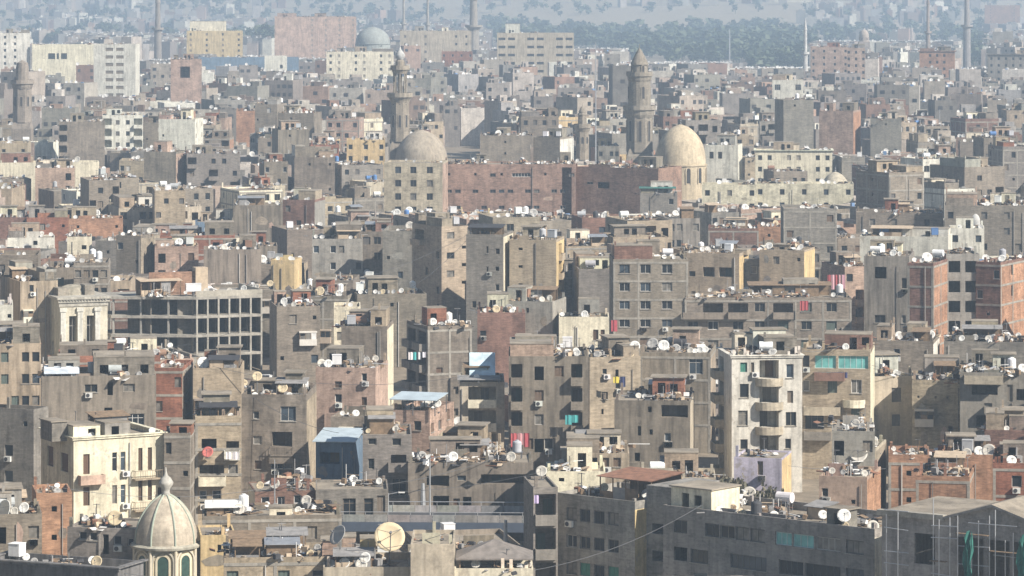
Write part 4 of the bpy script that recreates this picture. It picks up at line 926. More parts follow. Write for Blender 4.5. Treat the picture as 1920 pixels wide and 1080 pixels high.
VIS = {'white school': 150, 'cream school': 116, 'sandy terrace flats': 100, 'pink palace block': 88, 'cream flats row': 132, 'far long school': 108, 'left long school': 84, 'red signed hall': 114, 'teal roofed depot': 122, 'white cube by depot': 132, 'ruined pink tower': 190, 'white square house': 182, 'peach slab': 135, 'dusky pink flats': 128, 'salmon house': 124, 'grey ribbed school': 128, 'white edge flats': 110, 'red gabled villa': 42, 'faint pale hall': 24, 'white balcony house': 278, 'grey slab beside white flats': 300, 'pink brick slab': 288, 'grey cube tower': 285, 'grey slab behind red block': 303, 'white ended grey house': 303, 'ochre court house': 300, 'plain grey cube': 335, 'grey open floor block': 345, 'red capped grey tower': 355, 'salmon wall house': 352, 'cream edged terrace': 325, 'white flats by the dome': 336, 'sandy stepped palace': 312, 'long cream arcade': 378, 'cream mosque annexe': 380, 'green scaffold house': 384, 'ochre window block': 395, 'long red school block': 396, 'shaded red wing': 400, 'broad grey back block': 470, 'dark long wall block': 436, 'white domed house': 478, 'white stepped house': 478, 'maroon long house': 458, 'orange brick wing': 455, 'brown plain block': 420, 'maroon windowed block': 420, 'dark topped tan block': 515, 'long white wall': 462, 'cream cube': 478, 'red brick pair': 442, 'maroon edge house': 442, 'orange terrace': 436, 'turquoise roof kiosk': 436, 'red roof storey house': 462, 'peach roof house': 500, 'grey dish roof block': 530, 'grey roof row': 480, 'long grey dish-edge block': 510, 'ochre tank house': 525}
for b in HERO:
    if b.short in VIS:
        b.prot = (*b.prot[:3], VIS[b.short])
# ------------------------------------------------------------------ special buildings
def root_at(name, X, Y, yaw, label, cat, group=None, short=None, w=10, D=10, h=8, prot=None, yt=None):
    USED.add(label)
    o = ob(name, None, loc=(X, Y, 0), rot=yaw, label=label, cat=cat, group=group)
    b = Bld(); b.root, b.w, b.D, b.h, b.rz, b.short, b.yaw, b.X, b.Y, b.s, b.key = o, w, D, h, h, short or label, yaw, X, Y, FP / Y, None
    c, s = cos(yaw), sin(yaw)
    b.W = lambda u, v, z: Vector((X + u * c - v * s, Y + u * s + v * c, z))
    pts = [b.W(0, 0, h), b.W(w, 0, h), b.W(w, D, h), b.W(0, D, h)]
    b.poly = [(p.x, p.y) for p in pts]
    pr = [proj(*p) for p in pts]
    b.x0, b.x1, b.y0 = min(p[0] for p in pr), max(p[0] for p in pr), min(p[1] for p in pr)
    b.yf = b.y0; b.d = Y
    b.prot = prot
    BUILT.append(b); HERO.append(b)
    return o, b

# --- long grey office on the lower right: two blocks on one line, a recessed shaft between
AL = radians(40)
hO = 11.5
sB = (992 - YH) / (CAMH - hO); dB = FP / sB
XB = (1640 - 960) / FP * dB
def on_line(t): return XB - t * cos(AL), dB + t * sin(AL)
def office(name, t0, w, label, short, prot, ops, D=10, scol=None, **kw):
    X, Y = on_line(t0 + w)
    USED.add(label)
    o = bld(name, label, short, X, Y, -AL, w, D, hO, (.37, .34, .30), front=ops, par=.8, scol=scol, mat=M_ST, lod=2, rng=random.Random(int(t0 * 9 + 3)), autoroom=False, **kw)
    o.prot = prot; o.d = Y
    HERO.append(o)
    return o
ops = []
wB = 24.4
for k, (a, tot) in enumerate(((hO - 2.5, 1.25), (hO - 5.15, 1.3), (hO - 7.8, 1.3), (hO - 10.4, 1.3))):
    ops += [(1.3, 2.9, a, a + tot, 'g' if k != 1 else 'o')]
    if k == 0:
        xs = [(5.0, 6.7), (6.8, 8.5), (8.6, 10.2), (10.3, 12.0), (13.2, 15.1), (15.2, 17.6), (17.8, 20.6), (21.2, 23.2)]
    elif k == 1:
        xs = [(3.3, 5.4), (8.0, 12.2), (13.6, 16.4), (16.6, 20.6), (21.2, 23.2)]
    else:
        xs = [(4.6, 7.6), (9.0, 13.2), (14.0, 17.2), (17.4, 20.6)]
    for x0, x1 in xs:
        ops.append((x0, x1, a, a + tot, 't' if (k == 0 and 13 < x0 < 17) else 'g'))
offB = office('office_block', 0, wB, 'long dark grey office block with ribbon windows, two of them turquoise', 'long grey office', (1238, 1642, 940, 1090), ops, scol='C', clutter=2.0, dishes=12, tanks=2, junk=6,
              rooms=[(.3, .9, 4.8, 4.5, 2.5, 'C'), (18.2, 1.2, 2.2, 1.8, 2.0, 'V')], sheds=[(12.5, 6.0, 2.2, 1.8, 1.2, M_GREY)])
ops = []
for k in range(4):
    a = hO - 2.55 - 2.62 * k
    for i, f in enumerate((.2, .37, .55, .73)):
        ops.append((f * 9.8 - .65, f * 9.8 + .65, a, a + 1.25, 'n' if (k == 2 and i in (1, 3)) else 'g'))
offA = office('office_block', 27.8, 9.8, 'dark grey office block with rows of four windows and a black penthouse on its roof', 'four-window office', (1000, 1192, 915, 1090), ops, scol='Y', clutter=.8, dishes=3, junk=2,  # yellow flank colour paints the sunlit strip beside the shaft
              sheds=[(3.0, 3.0, 6.4, 5, 2.4, M_RUST)])
# recessed shaft between the two
X, Y = on_line(27.8)
m = MB()
fac(m, (0, 1.8), (1, 0), 3.4, 0, hO + 1.2, [(.7, 2.6, hO - 3.2 - 2.62 * k, hO - 2.2 - 2.62 * k, 'l') for k in range(4)])
m.box(0, 1.8, hO + 1.2, 3.4, 9, hO + 1.4); m.q((0, 9, 0), (0, 1.8, 0), (0, 1.8, hO + 1.2), (0, 9, hO + 1.2)); m.q((3.4, 1.8, hO - .9), (3.4, 9, hO - .9), (3.4, 9, hO + 1.2), (3.4, 1.8, hO + 1.2))
c_, s_ = cos(-AL), sin(-AL)
rel = offB.root.matrix_basis
off_local = (Matrix.Rotation(-AL, 4, 'Z').inverted() @ (Vector((X, Y, 0)) - offB.root.location))
ob('stair_shaft', m.mesh('stair_shaft', [M_ST]), offB.root, off_local, col=(.33, .31, .28))
# balcony block beside the office
hero('apartment_block', 1000, 1046, 914, 1165, 0, 'V', 'office side balconies', 'narrow flats with lilac cloth and stacked balconies left of the four-window office', ['l', 'l', 'l', 'l'], sh=3.3, D=8, par=.2, balc='V', bdep=.7, dishes=1, clutter=.4, autoroom=False, yaw=.12)

# --- building under scaffolding, lower right
aS = radians(33)
sS = 21.6; dS = FP / sS
XS, YS = (1975 - 960) / FP * dS, dS - 3
wS = 17.0; hS = CAMH - (952 - YH) / (FP / (dS + 8)) 
Xs, Ys = XS - wS * cos(aS), YS + wS * sin(aS)
scaf, scb = root_at('unfinished_hall', Xs, Ys, -aS, 'dark unfinished hall with a low pediment, wrapped in scaffolding and green netting', 'building', short='scaffolded pediment hall', w=wS, D=11, h=hS, prot=(1645, 1925, 930, 1090))
m = MB()
ops = [(3.2, 5.2, hS - 4.4, hS - 1.7, 'o'), (7.4, 9.9, hS - 5.4, hS - 1.7, 'o'), (10.3, 12.4, hS - 5.4, hS - 1.7, 'o'), (12.7, 15.2, hS - 5.4, hS - 1.7, 'o'), (3.5, 5.6, .3, hS - 7.2, 'o'), (7.4, 9.9, .3, hS - 7.6, 'o'), (10.3, 15.2, .3, hS - 7.6, 'o')]
fac(m, (0, 0), (1, 0), wS, 0, hS, ops, .3)
fac(m, (wS, 0), (0, 1), 11, 0, hS, [(3, 5, 2, 4, 'l')], .3); fac(m, (wS, 11), (-1, 0), wS, 0, hS, []); fac(m, (0, 11), (0, -1), 11, 0, hS, [])
ob('wall', m.mesh('wall', [M_CO]), scaf, col=(.36, .335, .31))
for (x0, x1) in ((-.3, 6.2), (15.6, 17.4)):
    m = MB(); m.box(x0, -.45, hS - .35, x1, .3, hS + .12)
    ob('cornice', m.mesh('cornice', [M_CO]), scaf, col=(.42, .39, .33))
m = MB()      # gabled roof with its pediment
gx0, gx1, gz = 6.6, 15.2, 1.25
gm = (gx0 + gx1) / 2
m.poly([(gx0, -.05, hS), (gx1, -.05, hS), (gm, -.05, hS + gz)], 0)
for y0, y1, dz in ((-.5, 11, .18),):
    m.q((gx0 - .4, y0, hS), (gm, y0, hS + gz + dz), (gm, y1, hS + gz + dz), (gx0 - .4, y1, hS), 1)
    m.q((gm, y0, hS + gz + dz), (gx1 + .4, y0, hS), (gx1 + .4, y1, hS), (gm, y1, hS + gz + dz), 1)
    m.q((gx0 - .4, y0, hS - .22), (gm, y0, hS + gz - .05), (gm, y0, hS + gz + dz), (gx0 - .4, y0, hS), 0)
    m.q((gm, y0, hS + gz - .05), (gx1 + .4, y0, hS - .22), (gx1 + .4, y0, hS), (gm, y0, hS + gz + dz), 0)
    m.q((gx0 - .4, y0, hS - .22), (gm, y0, hS + gz - .05), (gm, -.02, hS + gz - .05), (gx0 - .4, -.02, hS - .22), 0)
    m.q((gm, y0, hS + gz - .05), (gx1 + .4, y0, hS - .22), (gx1 + .4, -.02, hS - .22), (gm, -.02, hS + gz - .05), 0)
ob('pediment', m.mesh('pediment', [M_CO, M_ROOF]), scaf, col=(.34, .32, .295))
m = MB(); m.q((0, 0, hS + .01), (gx0 - .4, 0, hS + .01), (gx0 - .4, 11, hS + .01), (0, 11, hS + .01))
ob('roof', m.mesh('roof', [M_ROOF]), scaf)
m = MB(); m.box(2.6, -.9, hS - 6.9, 6.4, 0, hS - 6.6); m.box(7.2, -.7, hS - 7.1, 15.4, 0, hS - 6.6)
ob('ledge', m.mesh('ledge', [M_CO]), scaf, col=(.2, .2, .2))
pole_m = MB(); pole_m.tube((0, 0, 0), (0, 0, hS + 1.0), .05, 6); pole_me = pole_m.mesh('scaffold_pole', [M_METAL])
for i, x in enumerate((1.0, 2.4, 5.6, 6.4, 7.2, 8.2, 9.3, 10.2, 11.0, 11.8, 12.5, 13.5, 14.2, 15.0, 15.8)):
    ob('scaffold_pole', pole_me, scaf, (x, -1.1 - .5 * (i % 2), 0), scale=(1, 1, R.uniform(.82, 1.06)))
for k in range(16):
    x0, x1 = R.choice([(.8, 3.2), (5.4, 8), (8, 11), (9, 13.6), (11.4, 15.9)])
    mm = MB(); mm.tube((0, 0, 0), (x1 - x0, R.uniform(-.1, .1), R.uniform(-.15, .15)), .045, 5)
    ob('scaffold_rail', mm.mesh('scaffold_rail', [M_METAL]), scaf, (x0, -1.15, hS + .3 - k * .52))
for k, (x0, L) in enumerate(((8.0, 3), (11.2, 3.6), (5.4, 1.6), (8.8, 5))):
    mm = MB(); mm.box(0, 0, 0, L, .5, .06)
    ob('scaffold_board', mm.mesh('scaffold_board', [M_WOOD]), scaf, (x0, -1.6, hS - 1.2 - k * 1.3))
M_NET = plain('green_netting', (.03, .16, .13), .8, 0, .4, 1.2)
for k, (x0, z0, w_, h_) in enumerate(((8.9, hS - 5.2, .8, 4.0), (14.0, hS - 4.6, 1.4, 3.6), (10.3, hS - 6.4, 1.2, 1.6))):
    mm = MB(); n = 8
    for i in range(n):
        for j in range(5):
            f = lambda i, j: (w_ * i / n + .12 * sin(j * 1.9 + i), -.16 * sin(i * 1.7 + j * .8), h_ * j / 5 * (1 - .12 * sin(i * 1.3)))
            mm.q(f(i, j), f(i + 1, j), f(i + 1, j + 1), f(i, j + 1))
    ob('safety_net', mm.mesh('safety_net', [M_NET]), scaf, (x0, -1.8, z0))

# --- domed shrine, lower left
sD = 18.9; dD = FP / sD
XD = (311 - 960) / FP * dD
rD = 118 / 2 / sD
zb = CAMH - (1016 - YH) / sD; zt = CAMH - (925 - YH) / sD
shr, shb = root_at('domed_shrine', XD, dD, 0, 'octagonal cream shrine under a ribbed pale dome with a green glazed arched window', 'shrine', short='ribbed dome shrine', w=.1, D=.1, h=zt, prot=(246, 376, 880, 1090))
m = MB()
m.lathe([(rD * 1.1, 0), (rD * 1.1, 1.5), (rD * 1.02, 1.6), (rD * 1.02, zb - .5)], 8, ph=pi / 8)
ob('drum', m.mesh('drum', [M_PL]), shr, col=(.62, .54, .38))
m = MB(); m.lathe([(rD * 1.02, zb - .5), (rD * 1.12, zb - .4), (rD * 1.14, zb - .18), (rD * 1.02, zb)], 32)
ob('cornice', m.mesh('cornice', [M_PL]), shr, col=(.5, .47, .38))
prof = []
for i in range(19):
    t = i / 18
    prof.append((rD * (1 - t ** 2.15) ** .72 if t < 1 else .12, zb + (zt - zb) * t))
prof[-1] = (.14, zt); prof[-2] = (max(.32, prof[-2][0]), prof[-2][1])
m = MB(); m.lathe(prof, 48); dome_me = m.mesh('dome', [M_DOMEW], True)
ob('dome', dome_me, shr, col=(.58, .50, .39))
for k in range(8):
    a = pi / 8 + k * pi / 4
    m = MB()
    for (r0, z0), (r1, z1) in zip(prof[:-1], prof[1:]):
        m.tube(((r0 + .02) * cos(a), (r0 + .02) * sin(a), z0), ((r1 + .02) * cos(a), (r1 + .02) * sin(a), z1), .10, 6, cap=False)
    ob('rib', m.mesh('rib', [M_PT]), shr, col=(.34, .38, .31))
m = MB(); m.lathe([(.34, zt - .25), (.5, zt - .1), (.36, zt + .15), (.42, zt + .45), (.72, zt + .9), (.74, zt + 1.1), (.52, zt + 1.5), (.2, zt + 1.8), (.08, zt + 2.2), (.03, zt + 2.6)], 16)
ob('finial', m.mesh('finial', [M_DOMEW], True), shr, col=(.45, .43, .38))
apo = rD * 1.02 * cos(pi / 8)
def arch_part(parent, name, w, h, depth, mat, a, r, z, col=None, ring=0):
    """arched panel or ring standing on the wall of a round building, facing outwards at angle a"""
    m = MB(); n = 12
    pts = [(-w / 2, 0)] + [(-w / 2 * cos(pi * i / n), h - w / 2 + w / 2 * sin(pi * i / n)) for i in range(n + 1)] + [(w / 2, 0)]
    if ring:
        inn = [(-w / 2 + ring, 0)] + [(-(w / 2 - ring) * cos(pi * i / n), h - w / 2 + (w / 2 - ring) * sin(pi * i / n)) for i in range(n + 1)] + [(w / 2 - ring, 0)]
        for (p, q), (p2, q2) in zip(zip(pts, inn), list(zip(pts, inn))[1:]):
            m.q((p[0], -depth, p[1]), (p2[0], -depth, p2[1]), (q2[0], -depth, q2[1]), (q[0], -depth, q[1]))
            m.q((p[0], 0, p[1]), (p2[0], 0, p2[1]), (p2[0], -depth, p2[1]), (p[0], -depth, p[1]))
            m.q((q[0], -depth, q[1]), (q2[0], -depth, q2[1]), (q2[0], 0, q2[1]), (q[0], 0, q[1]))
    else:
        m.poly([(x, -depth, z_) for x, z_ in pts])
        for p, p2 in zip(pts, pts[1:]):
            m.q((p[0], 0, p[1]), (p2[0], 0, p2[1]), (p2[0], -depth, p2[1]), (p[0], -depth, p[1]))
    return ob(name, m.mesh(name, [mat]), parent, (r * cos(a), r * sin(a), z), a + pi / 2, col=col)
M_GREENGL = plain('green_glass', (.045, .085, .07), .25, 0, .4, 2)
for k in range(8):
    a = -pi / 2 + k * pi / 4
    f = arch_part(shr, 'window', 1.5, 2.3, .10, M_PT, a, apo - .01, zb - 3.1, (.66, .58, .42), ring=.2)
    arch_part(shr, 'pane', 1.1, 2.05, .05, M_GREENGL, a, apo - .01, zb - 3.1)
    arch_part(shr, 'arch_moulding', 2.3, 2.75, .16, M_PT, a, apo - .01, zb - 3.15, (.5, .46, .37), ring=.16)
    m = MB(); m.tube((0, 0, 0), (0, 0, zb - .4), .17, 8)
    ob('column', m.mesh('column', [M_PT]), shr, (rD * 1.04 * cos(a + pi / 8), rD * 1.04 * sin(a + pi / 8), 0), col=(.6, .53, .4))

# --- flyover
sF = 17.6; dF = FP / sF
x0, x1 = (600 - 960) / FP * dF, (1045 - 960) / FP * dF
fl, flb = root_at('flyover', x0, dF + 1.2, radians(-2.5), 'elevated road with pale parapets over a dark blue shaded void', 'flyover', short='elevated road', w=(x1 - x0), D=7.5, h=4.4, prot=(640, 1000, 968, 1012))
LF = x1 - x0
zF = 3.7
m = MB(); m.box(0, 0, zF - .25, LF, 7.5, zF); ob('deck', m.mesh('deck', [plain('asphalt', (.06, .062, .068), .9, 0, .3, .6)]), fl)
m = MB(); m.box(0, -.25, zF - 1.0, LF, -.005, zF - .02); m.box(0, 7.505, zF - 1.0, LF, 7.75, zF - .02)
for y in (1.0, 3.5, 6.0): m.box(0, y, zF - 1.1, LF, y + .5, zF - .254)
ob('girder', m.mesh('girder', [M_PT]), fl, col=(.06, .078, .11))  # dark blue colour paints the shade beneath the deck
n = int(LF / 2.4)
m = MB(); m.box(0, 0, 0, 2.34, .16, .75); pm = m.mesh('parapet_panel', [M_CO])
for i in range(n):
    ob('parapet_panel', pm, fl, (i * 2.4, .03, zF + .002), col=jit((.33, .32, .295), .18)); ob('parapet_panel', pm, fl, (i * 2.4, 7.3, zF + .002), col=jit((.36, .35, .33), .2))
m = MB(); m.tube((0, 7.35, zF + 1.15), (LF, 7.35, zF + 1.15), .05, 6); m.tube((0, .1, zF + 1.05), (LF, .1, zF + 1.05), .04, 6)
for i in range(n + 1):
    m.tube((i * 2.4, .1, zF + .75), (i * 2.4, .1, zF + 1.05), .03, 5); m.tube((i * 2.4, 7.35, zF + .75), (i * 2.4, 7.35, zF + 1.15), .03, 5)
ob('railing', m.mesh('railing', [M_METAL]), fl)
m = MB(); m.box(-.5, -2.8, 0, .5, 2.8, zF - 1.12); pr_ = m.mesh('pier', [M_CO])
for i in range(4): ob('pier', pr_, fl, (3 + i * (LF - 6) / 3, 3.75, 0), col=(.3, .29, .27))
m = MB()
for a, b in ((2.4, 2.52), (4.9, 5.02)): m.box(0, a, zF + .004, LF, b, zF + .008)
ob('road_line', m.mesh('road_line', [M_WHITE]), fl)

def pole(px, yt, yb, d, label, thick=.07, lamp=False, name='pole', cat='pole'):
    """upright pole whose tip is seen at yt; yb: its foot height in the picture"""
    tip = P(px, yt, d); foot = P(px, yb, d)
    USED.add(label)
    o = ob(name, None, loc=(tip.x, d, max(0, foot.z)), label=label, cat=cat)
    h = tip.z - max(0, foot.z)
    m = MB(); m.tube((0, 0, 0), (0, 0, h), thick * 1.3, 8, r2=thick * .7); ob('shaft', m.mesh('shaft', [M_METAL]), o)
    m = MB(); m.box(-.25, -.25, 0, .25, .25, .25); ob('base', m.mesh('base', [M_CO]), o, col=(.4, .4, .4))
    if lamp:
        m = MB(); m.tube((0, 0, h - .1), (1.3, 0, h + .15), .05, 6); ob('arm', m.mesh('arm', [M_METAL]), o)
        m = MB(); m.box(1.1, -.14, h + .05, 1.8, .14, h + .2); ob('lamp', m.mesh('lamp', [M_WHITE]), o)
    return o
pole(806, 858, 990, dF + 2, 'tall white pole rising from the elevated road', .09, True, 'street_lamp', 'street lamp')
pole(515, 862, 968, FP / 17.9, 'thin white mast in front of the brown windowed villa', .06, name='mast', cat='mast')
pole(728, 925, 985, dF + 8, 'short lamp post at the far side of the elevated road', .08, True, 'street_lamp', 'street lamp')
pole(793, 906, 965, dF + 10.5, 'thick white post behind the elevated road', .28, name='post', cat='post')
pole(948, 975, 1068, FP / 19.2, 'grey lattice mast above the cream terrace', .22, name='mast', cat='mast')
pole(1368, 55, 128, 2500, 'tall thin pale pole standing in front of the far woods', .45, name='flagpole', cat='pole')
pole(1117, 80, 305, 980, 'very tall thin dark mast between the two minarets', .14, name='mast', cat='mast')
pole(1762, 205, 300, 1150, 'thin pale mast among the grey roofs at upper right', .1, name='mast', cat='mast')
pole(190, 190, 320, 1150, 'thin dark mast left of the white balcony house', .1, name='mast', cat='mast')

# --- hipped pavilion
b0 = [b for b in HERO if b.short == 'cream terrace'][0]
sp = FP / b0.d
wp = 130 / sp
pv, pvb = root_at('pavilion', (862 - 960) / FP * b0.d, b0.d + 1.2, 0, 'open pavilion with a low grey hipped roof on thin posts', 'pavilion', short='hipped pavilion', w=wp, D=4.2, h=4.6, prot=(850, 985, 1028, 1060))
zp = b0.rz; e0 = CAMH - (1050 - YH) / sp; e1 = CAMH - (1026 - YH) / sp
m = MB()
cx_ = wp / 2
for a, b_ in (((-.4, -.4), (wp + .4, -.4)), ((wp + .4, -.4), (wp + .4, 4.6)), ((wp + .4, 4.6), (-.4, 4.6)), ((-.4, 4.6), (-.4, -.4))):
    m.poly([(*a, e0), (*b_, e0), (cx_, 2.1, e1 + .3)])
    m.q((*a, e0 - .15), (*b_, e0 - .15), (*b_, e0), (*a, e0))
ob('hipped_roof', m.mesh('hipped_roof', [plain('felt_roof', (.21, .185, .165), .9, 0, .3)]), pv)
m = MB(); m.box(-.06, -.06, zp, .06, .06, e0 + .1); pm = m.mesh('post', [M_WOOD])
for x, y in ((0, 0), (wp, 0), (wp, 4), (0, 4), (cx_, 0), (cx_, 4)): ob('post', pm, pv, (x, y, 0))

# --- sheet canopies of two roofs and the villa attic
def canopy(hero_short, u0, u1, v0, v1, z0, z1, mat, posts=True):
    b = [b for b in HERO if b.short == hero_short][0]
    m = MB()
    a, c = b.rz + z0, b.rz + z1
    m.q((u0, v0, a), (u1, v0, a), (u1, v1, c), (u0, v1, c)); m.q((u0, v1, c - .08), (u1, v1, c - .08), (u1, v0, a - .08), (u0, v0, a - .08)); m.q((u0, v0, a - .08), (u1, v0, a - .08), (u1, v0, a), (u0, v0, a)); m.q((u1, v0, a - .08), (u1, v1, c - .08), (u1, v1, c), (u1, v0, a))
    o = ob('canopy', m.mesh('canopy', [mat]), b.root)
    if posts:
        m = MB()
        for u in (u0 + .2, (u0 + u1) / 2, u1 - .2):
            m.box(u - .05, v0 + .1, b.rz, u + .05, v0 + .2, a - .05); m.box(u - .05, v1 - .2, b.rz, u + .05, v1 - .1, c - .1)
        ob('canopy_post', m.mesh('canopy_post', [M_IRON]), o)
M_SHEET = plain('pale_blue_sheet', (.50, .58, .62), .5, .1, .2, .8)
M_SHEET2 = plain('blue_white_sheet', (.55, .68, .74), .6, 0, .5, .5)
canopy('canopied pink house', -.3, 5.6, -.5, 4.5, 1.9, 2.3, M_SHEET)
canopy('canopied balcony block', 1.2, 4.4, 2.5, 5.5, .6, 3.2, M_SHEET2)
canopy('canopied balcony block', -.3, 5.0, -.6, 3.0, .5, .7, M_GREY)
b_ = [b for b in HERO if b.short == 'blue house'][0]
canopy('blue house', -.3, b_.w + .3, -.5, 6.8, .3, 1.0, M_SHEET, False)
M_TARP = plain('white_blue_tarp', (.60, .66, .72), .6, 0, .4, .6)
canopy('wide grey-brown block', .3, 4.6, .6, 3.8, .9, 1.6, M_TARP)

# --- concrete frame (unfinished multi-storey) and roof pieces
sC = (700 - YH) / CAMH; dC = FP / sC
XC = (368 - 960) / FP * dC
aC = radians(16)
hC = CAMH - (546 - YH) / sC
wr = 122 / sC / cos(aC) * 1.02
fr, frb = root_at('concrete_frame_building', XC, dC, aC + .08, 'unfinished open concrete frame of bare slabs and columns, three open storeys in view', 'building', short='open concrete frame', w=wr, D=13, h=hC, prot=(218, 492, 535, 655))
wl = 13.4
bend = radians(-24)
sh = 2.95
nS = int(hC / sh) + 1
poly = [(0, 0), (wr, 0), (wr, 13), (-12.5, 13.5), (-wl * cos(-bend) + .0, wl * sin(-bend) * 1.0)]
for k in range(nS):
    z = hC - .9 - k * sh
    if z < .3: break
    m = MB()
    pts = poly if k else [(x, y) for x, y in poly]
    m.poly([(x, y, z) for x, y in pts]); m.poly([(x, y, z - .42) for x, y in pts][::-1])
    for (a, b), (c, d) in zip(pts, pts[1:] + pts[:1]): m.q((a, b, z - .42), (c, d, z - .42), (c, d, z), (a, b, z))
    ob('slab', m.mesh('slab', [M_CO]), fr, col=(.42, .39, .335))
    if z - sh > -1:
        zlo = max(0, z - sh)
        n = 6
        mm = MB(); mm.box(-.13, .02, 0, .13, .5, sh - .43); cm = mm.mesh('column', [M_CO])
        for i in range(n + 1):
            ob('column', cm, fr, (.15 + (wr - .3) * i / n, 0, zlo), col=(.46, .43, .37))
        for i in range(1, 4):
            t = i / 3
            ob('column', cm, fr, (poly[4][0] * t * .97, poly[4][1] * t * .97 + .3, zlo), bend, col=(.40, .38, .34))
        mm = MB()
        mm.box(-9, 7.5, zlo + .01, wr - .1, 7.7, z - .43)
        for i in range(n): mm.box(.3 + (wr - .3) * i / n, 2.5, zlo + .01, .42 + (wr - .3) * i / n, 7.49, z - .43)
        mm.box(-2.4, 2.2, zlo + .01, -.3, 2.35, z - .43); mm.box(-.3, .6, zlo + .01, -.1, 7.49, z - .43); mm.box(-6.4, 3.6, zlo + .01, -6.2, 7.49, z - .43)  # divider between wing and grid added to block the sun
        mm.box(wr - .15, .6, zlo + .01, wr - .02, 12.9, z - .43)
        ob('inner_and_shade_wall', mm.mesh('inner_and_shade_wall', [M_ST]), fr, col=(.26, .235, .195))  # walls coloured darker to paint shade behind the open storeys
m = MB(); m.box(.02, .02, hC - .899, wr - .02, .16, hC); m.box(wr - .16, .17, hC - .899, wr - .02, 12.8, hC)
ob('parapet', m.mesh('parapet', [M_CO]), fr, col=(.5, .46, .38))
zz = hC - .899
m = MB(); m.box(-6.2, 5.2, zz, 1.4, 5.4, zz + 3.6); m.box(1.2, 4.6, zz, 3.2, 6.6, zz + 4.2, 1)
ob('roof_wall', m.mesh('roof_wall', [M_BR, M_SAND]), fr, col=(.36, .22, .15))
shed(fr, -8.0, 3.4, 6.5, 3, zz, 2.4, random.Random(4), M_SAND)
for k in range(7): ob('rubble', R.choice(JUNK), fr, (R.uniform(-6, 8), R.uniform(2.2, 8), zz), R.uniform(0, 3), kind='stuff')
for k in range(5): DISHES.append((frb, R.uniform(-3, 9), R.uniform(1, 6), None))
frb.rz = zz
for k in range(2): TANKS.append((frb, -.5 + 1.2 * k, 2.0))

# --- neoclassical pavilion front
sN = (705 - YH) / CAMH; dN = FP / sN
wN = 92 / sN; hN = CAMH - (562 - YH) / sN
aN = radians(14)
nc, ncb = root_at('classical_mansion', (112 - 960) / FP * dN, dN, aN + .12, 'cream classical mansion front with three white pilasters and two arched windows', 'building', short='classical mansion', w=wN, D=11, h=hN, prot=(75, 215, 555, 650))
m = MB()
fac(m, (0, 0), (1, 0), wN, 0, hN, [(1.5, 2.8, hN - 7.2, hN - 2.6, 'l'), (4.3, 5.6, hN - 7.2, hN - 2.6, 'l')], .4)
fac(m, (wN, 0), (0, 1), 11, 0, hN, []); fac(m, (wN, 11), (-1, 0), wN, 0, hN, []); fac(m, (0, 11), (0, -1), 11, 0, hN, [(3, 4.2, 3, 5, 'l'), (6, 7.2, 3, 5, 'l')])
ob('wall', m.mesh('wall', [M_PL]), nc, col=(.62, .57, .45))
m = MB(); m.box(-.5, -.6, hN, wN + .5, 11.3, hN + .35); m.box(-.3, -.35, hN - .5, wN + .3, 0, hN - .003); m.box(-.15, -.15, hN - 1.1, wN + .1, 0, hN - .503)
n = 16
for i in range(n): m.box(i * wN / n, -.5, hN - .22, i * wN / n + .2, -.36, hN - .004)
ob('cornice', m.mesh('cornice', [M_PL]), nc, col=(.50, .47, .40))
for x in (.5, 3.2, 6.0):
    mm = MB(); mm.box(x - .4, -.28, 0, x + .4, 0, hN - 1.9); mm.box(x - .55, -.4, hN - 1.9, x + .55, 0, hN - 1.3); mm.box(x - .5, -.36, 0.01, x + .5, 0, .9)
    ob('pilaster', mm.mesh('pilaster', [M_PL]), nc, col=(.72, .70, .62))
mm = MB(); mm.box(1.5, .6, hN - 7.1, 1.58, .66, hN - 2.7); mm.box(2.1, .6, hN - 7.1, 2.18, .66, hN - 2.7); mm.box(1.5, .6, hN - 4.2, 2.8, .66, hN - 4.1)
wme = mm.mesh('window', [M_PT])
ob('window', wme, nc, (0, 0, 0), col=(.3, .28, .25)); ob('window', wme, nc, (2.8, 0, 0), col=(.3, .28, .25))
m = MB(); rr = 1.6
m.lathe([(rr * cos(i * pi / 16), rr * sin(i * pi / 16) * 1.0) for i in range(8)], 16)
ob('roof_vault', m.mesh('roof_vault', [M_ST], True), nc, (3.2, 5, hN + .35), col=(.42, .38, .30), scale=(1.6, 1, 1))
m = MB(); m.box(.5, 3, hN + .35, 2.2, 6, hN + 1.5); m.box(4.8, 3, hN + .35, 6.3, 6, hN + 1.9)
ob('roof_room', m.mesh('roof_room', [M_ST]), nc, col=(.36, .32, .26))

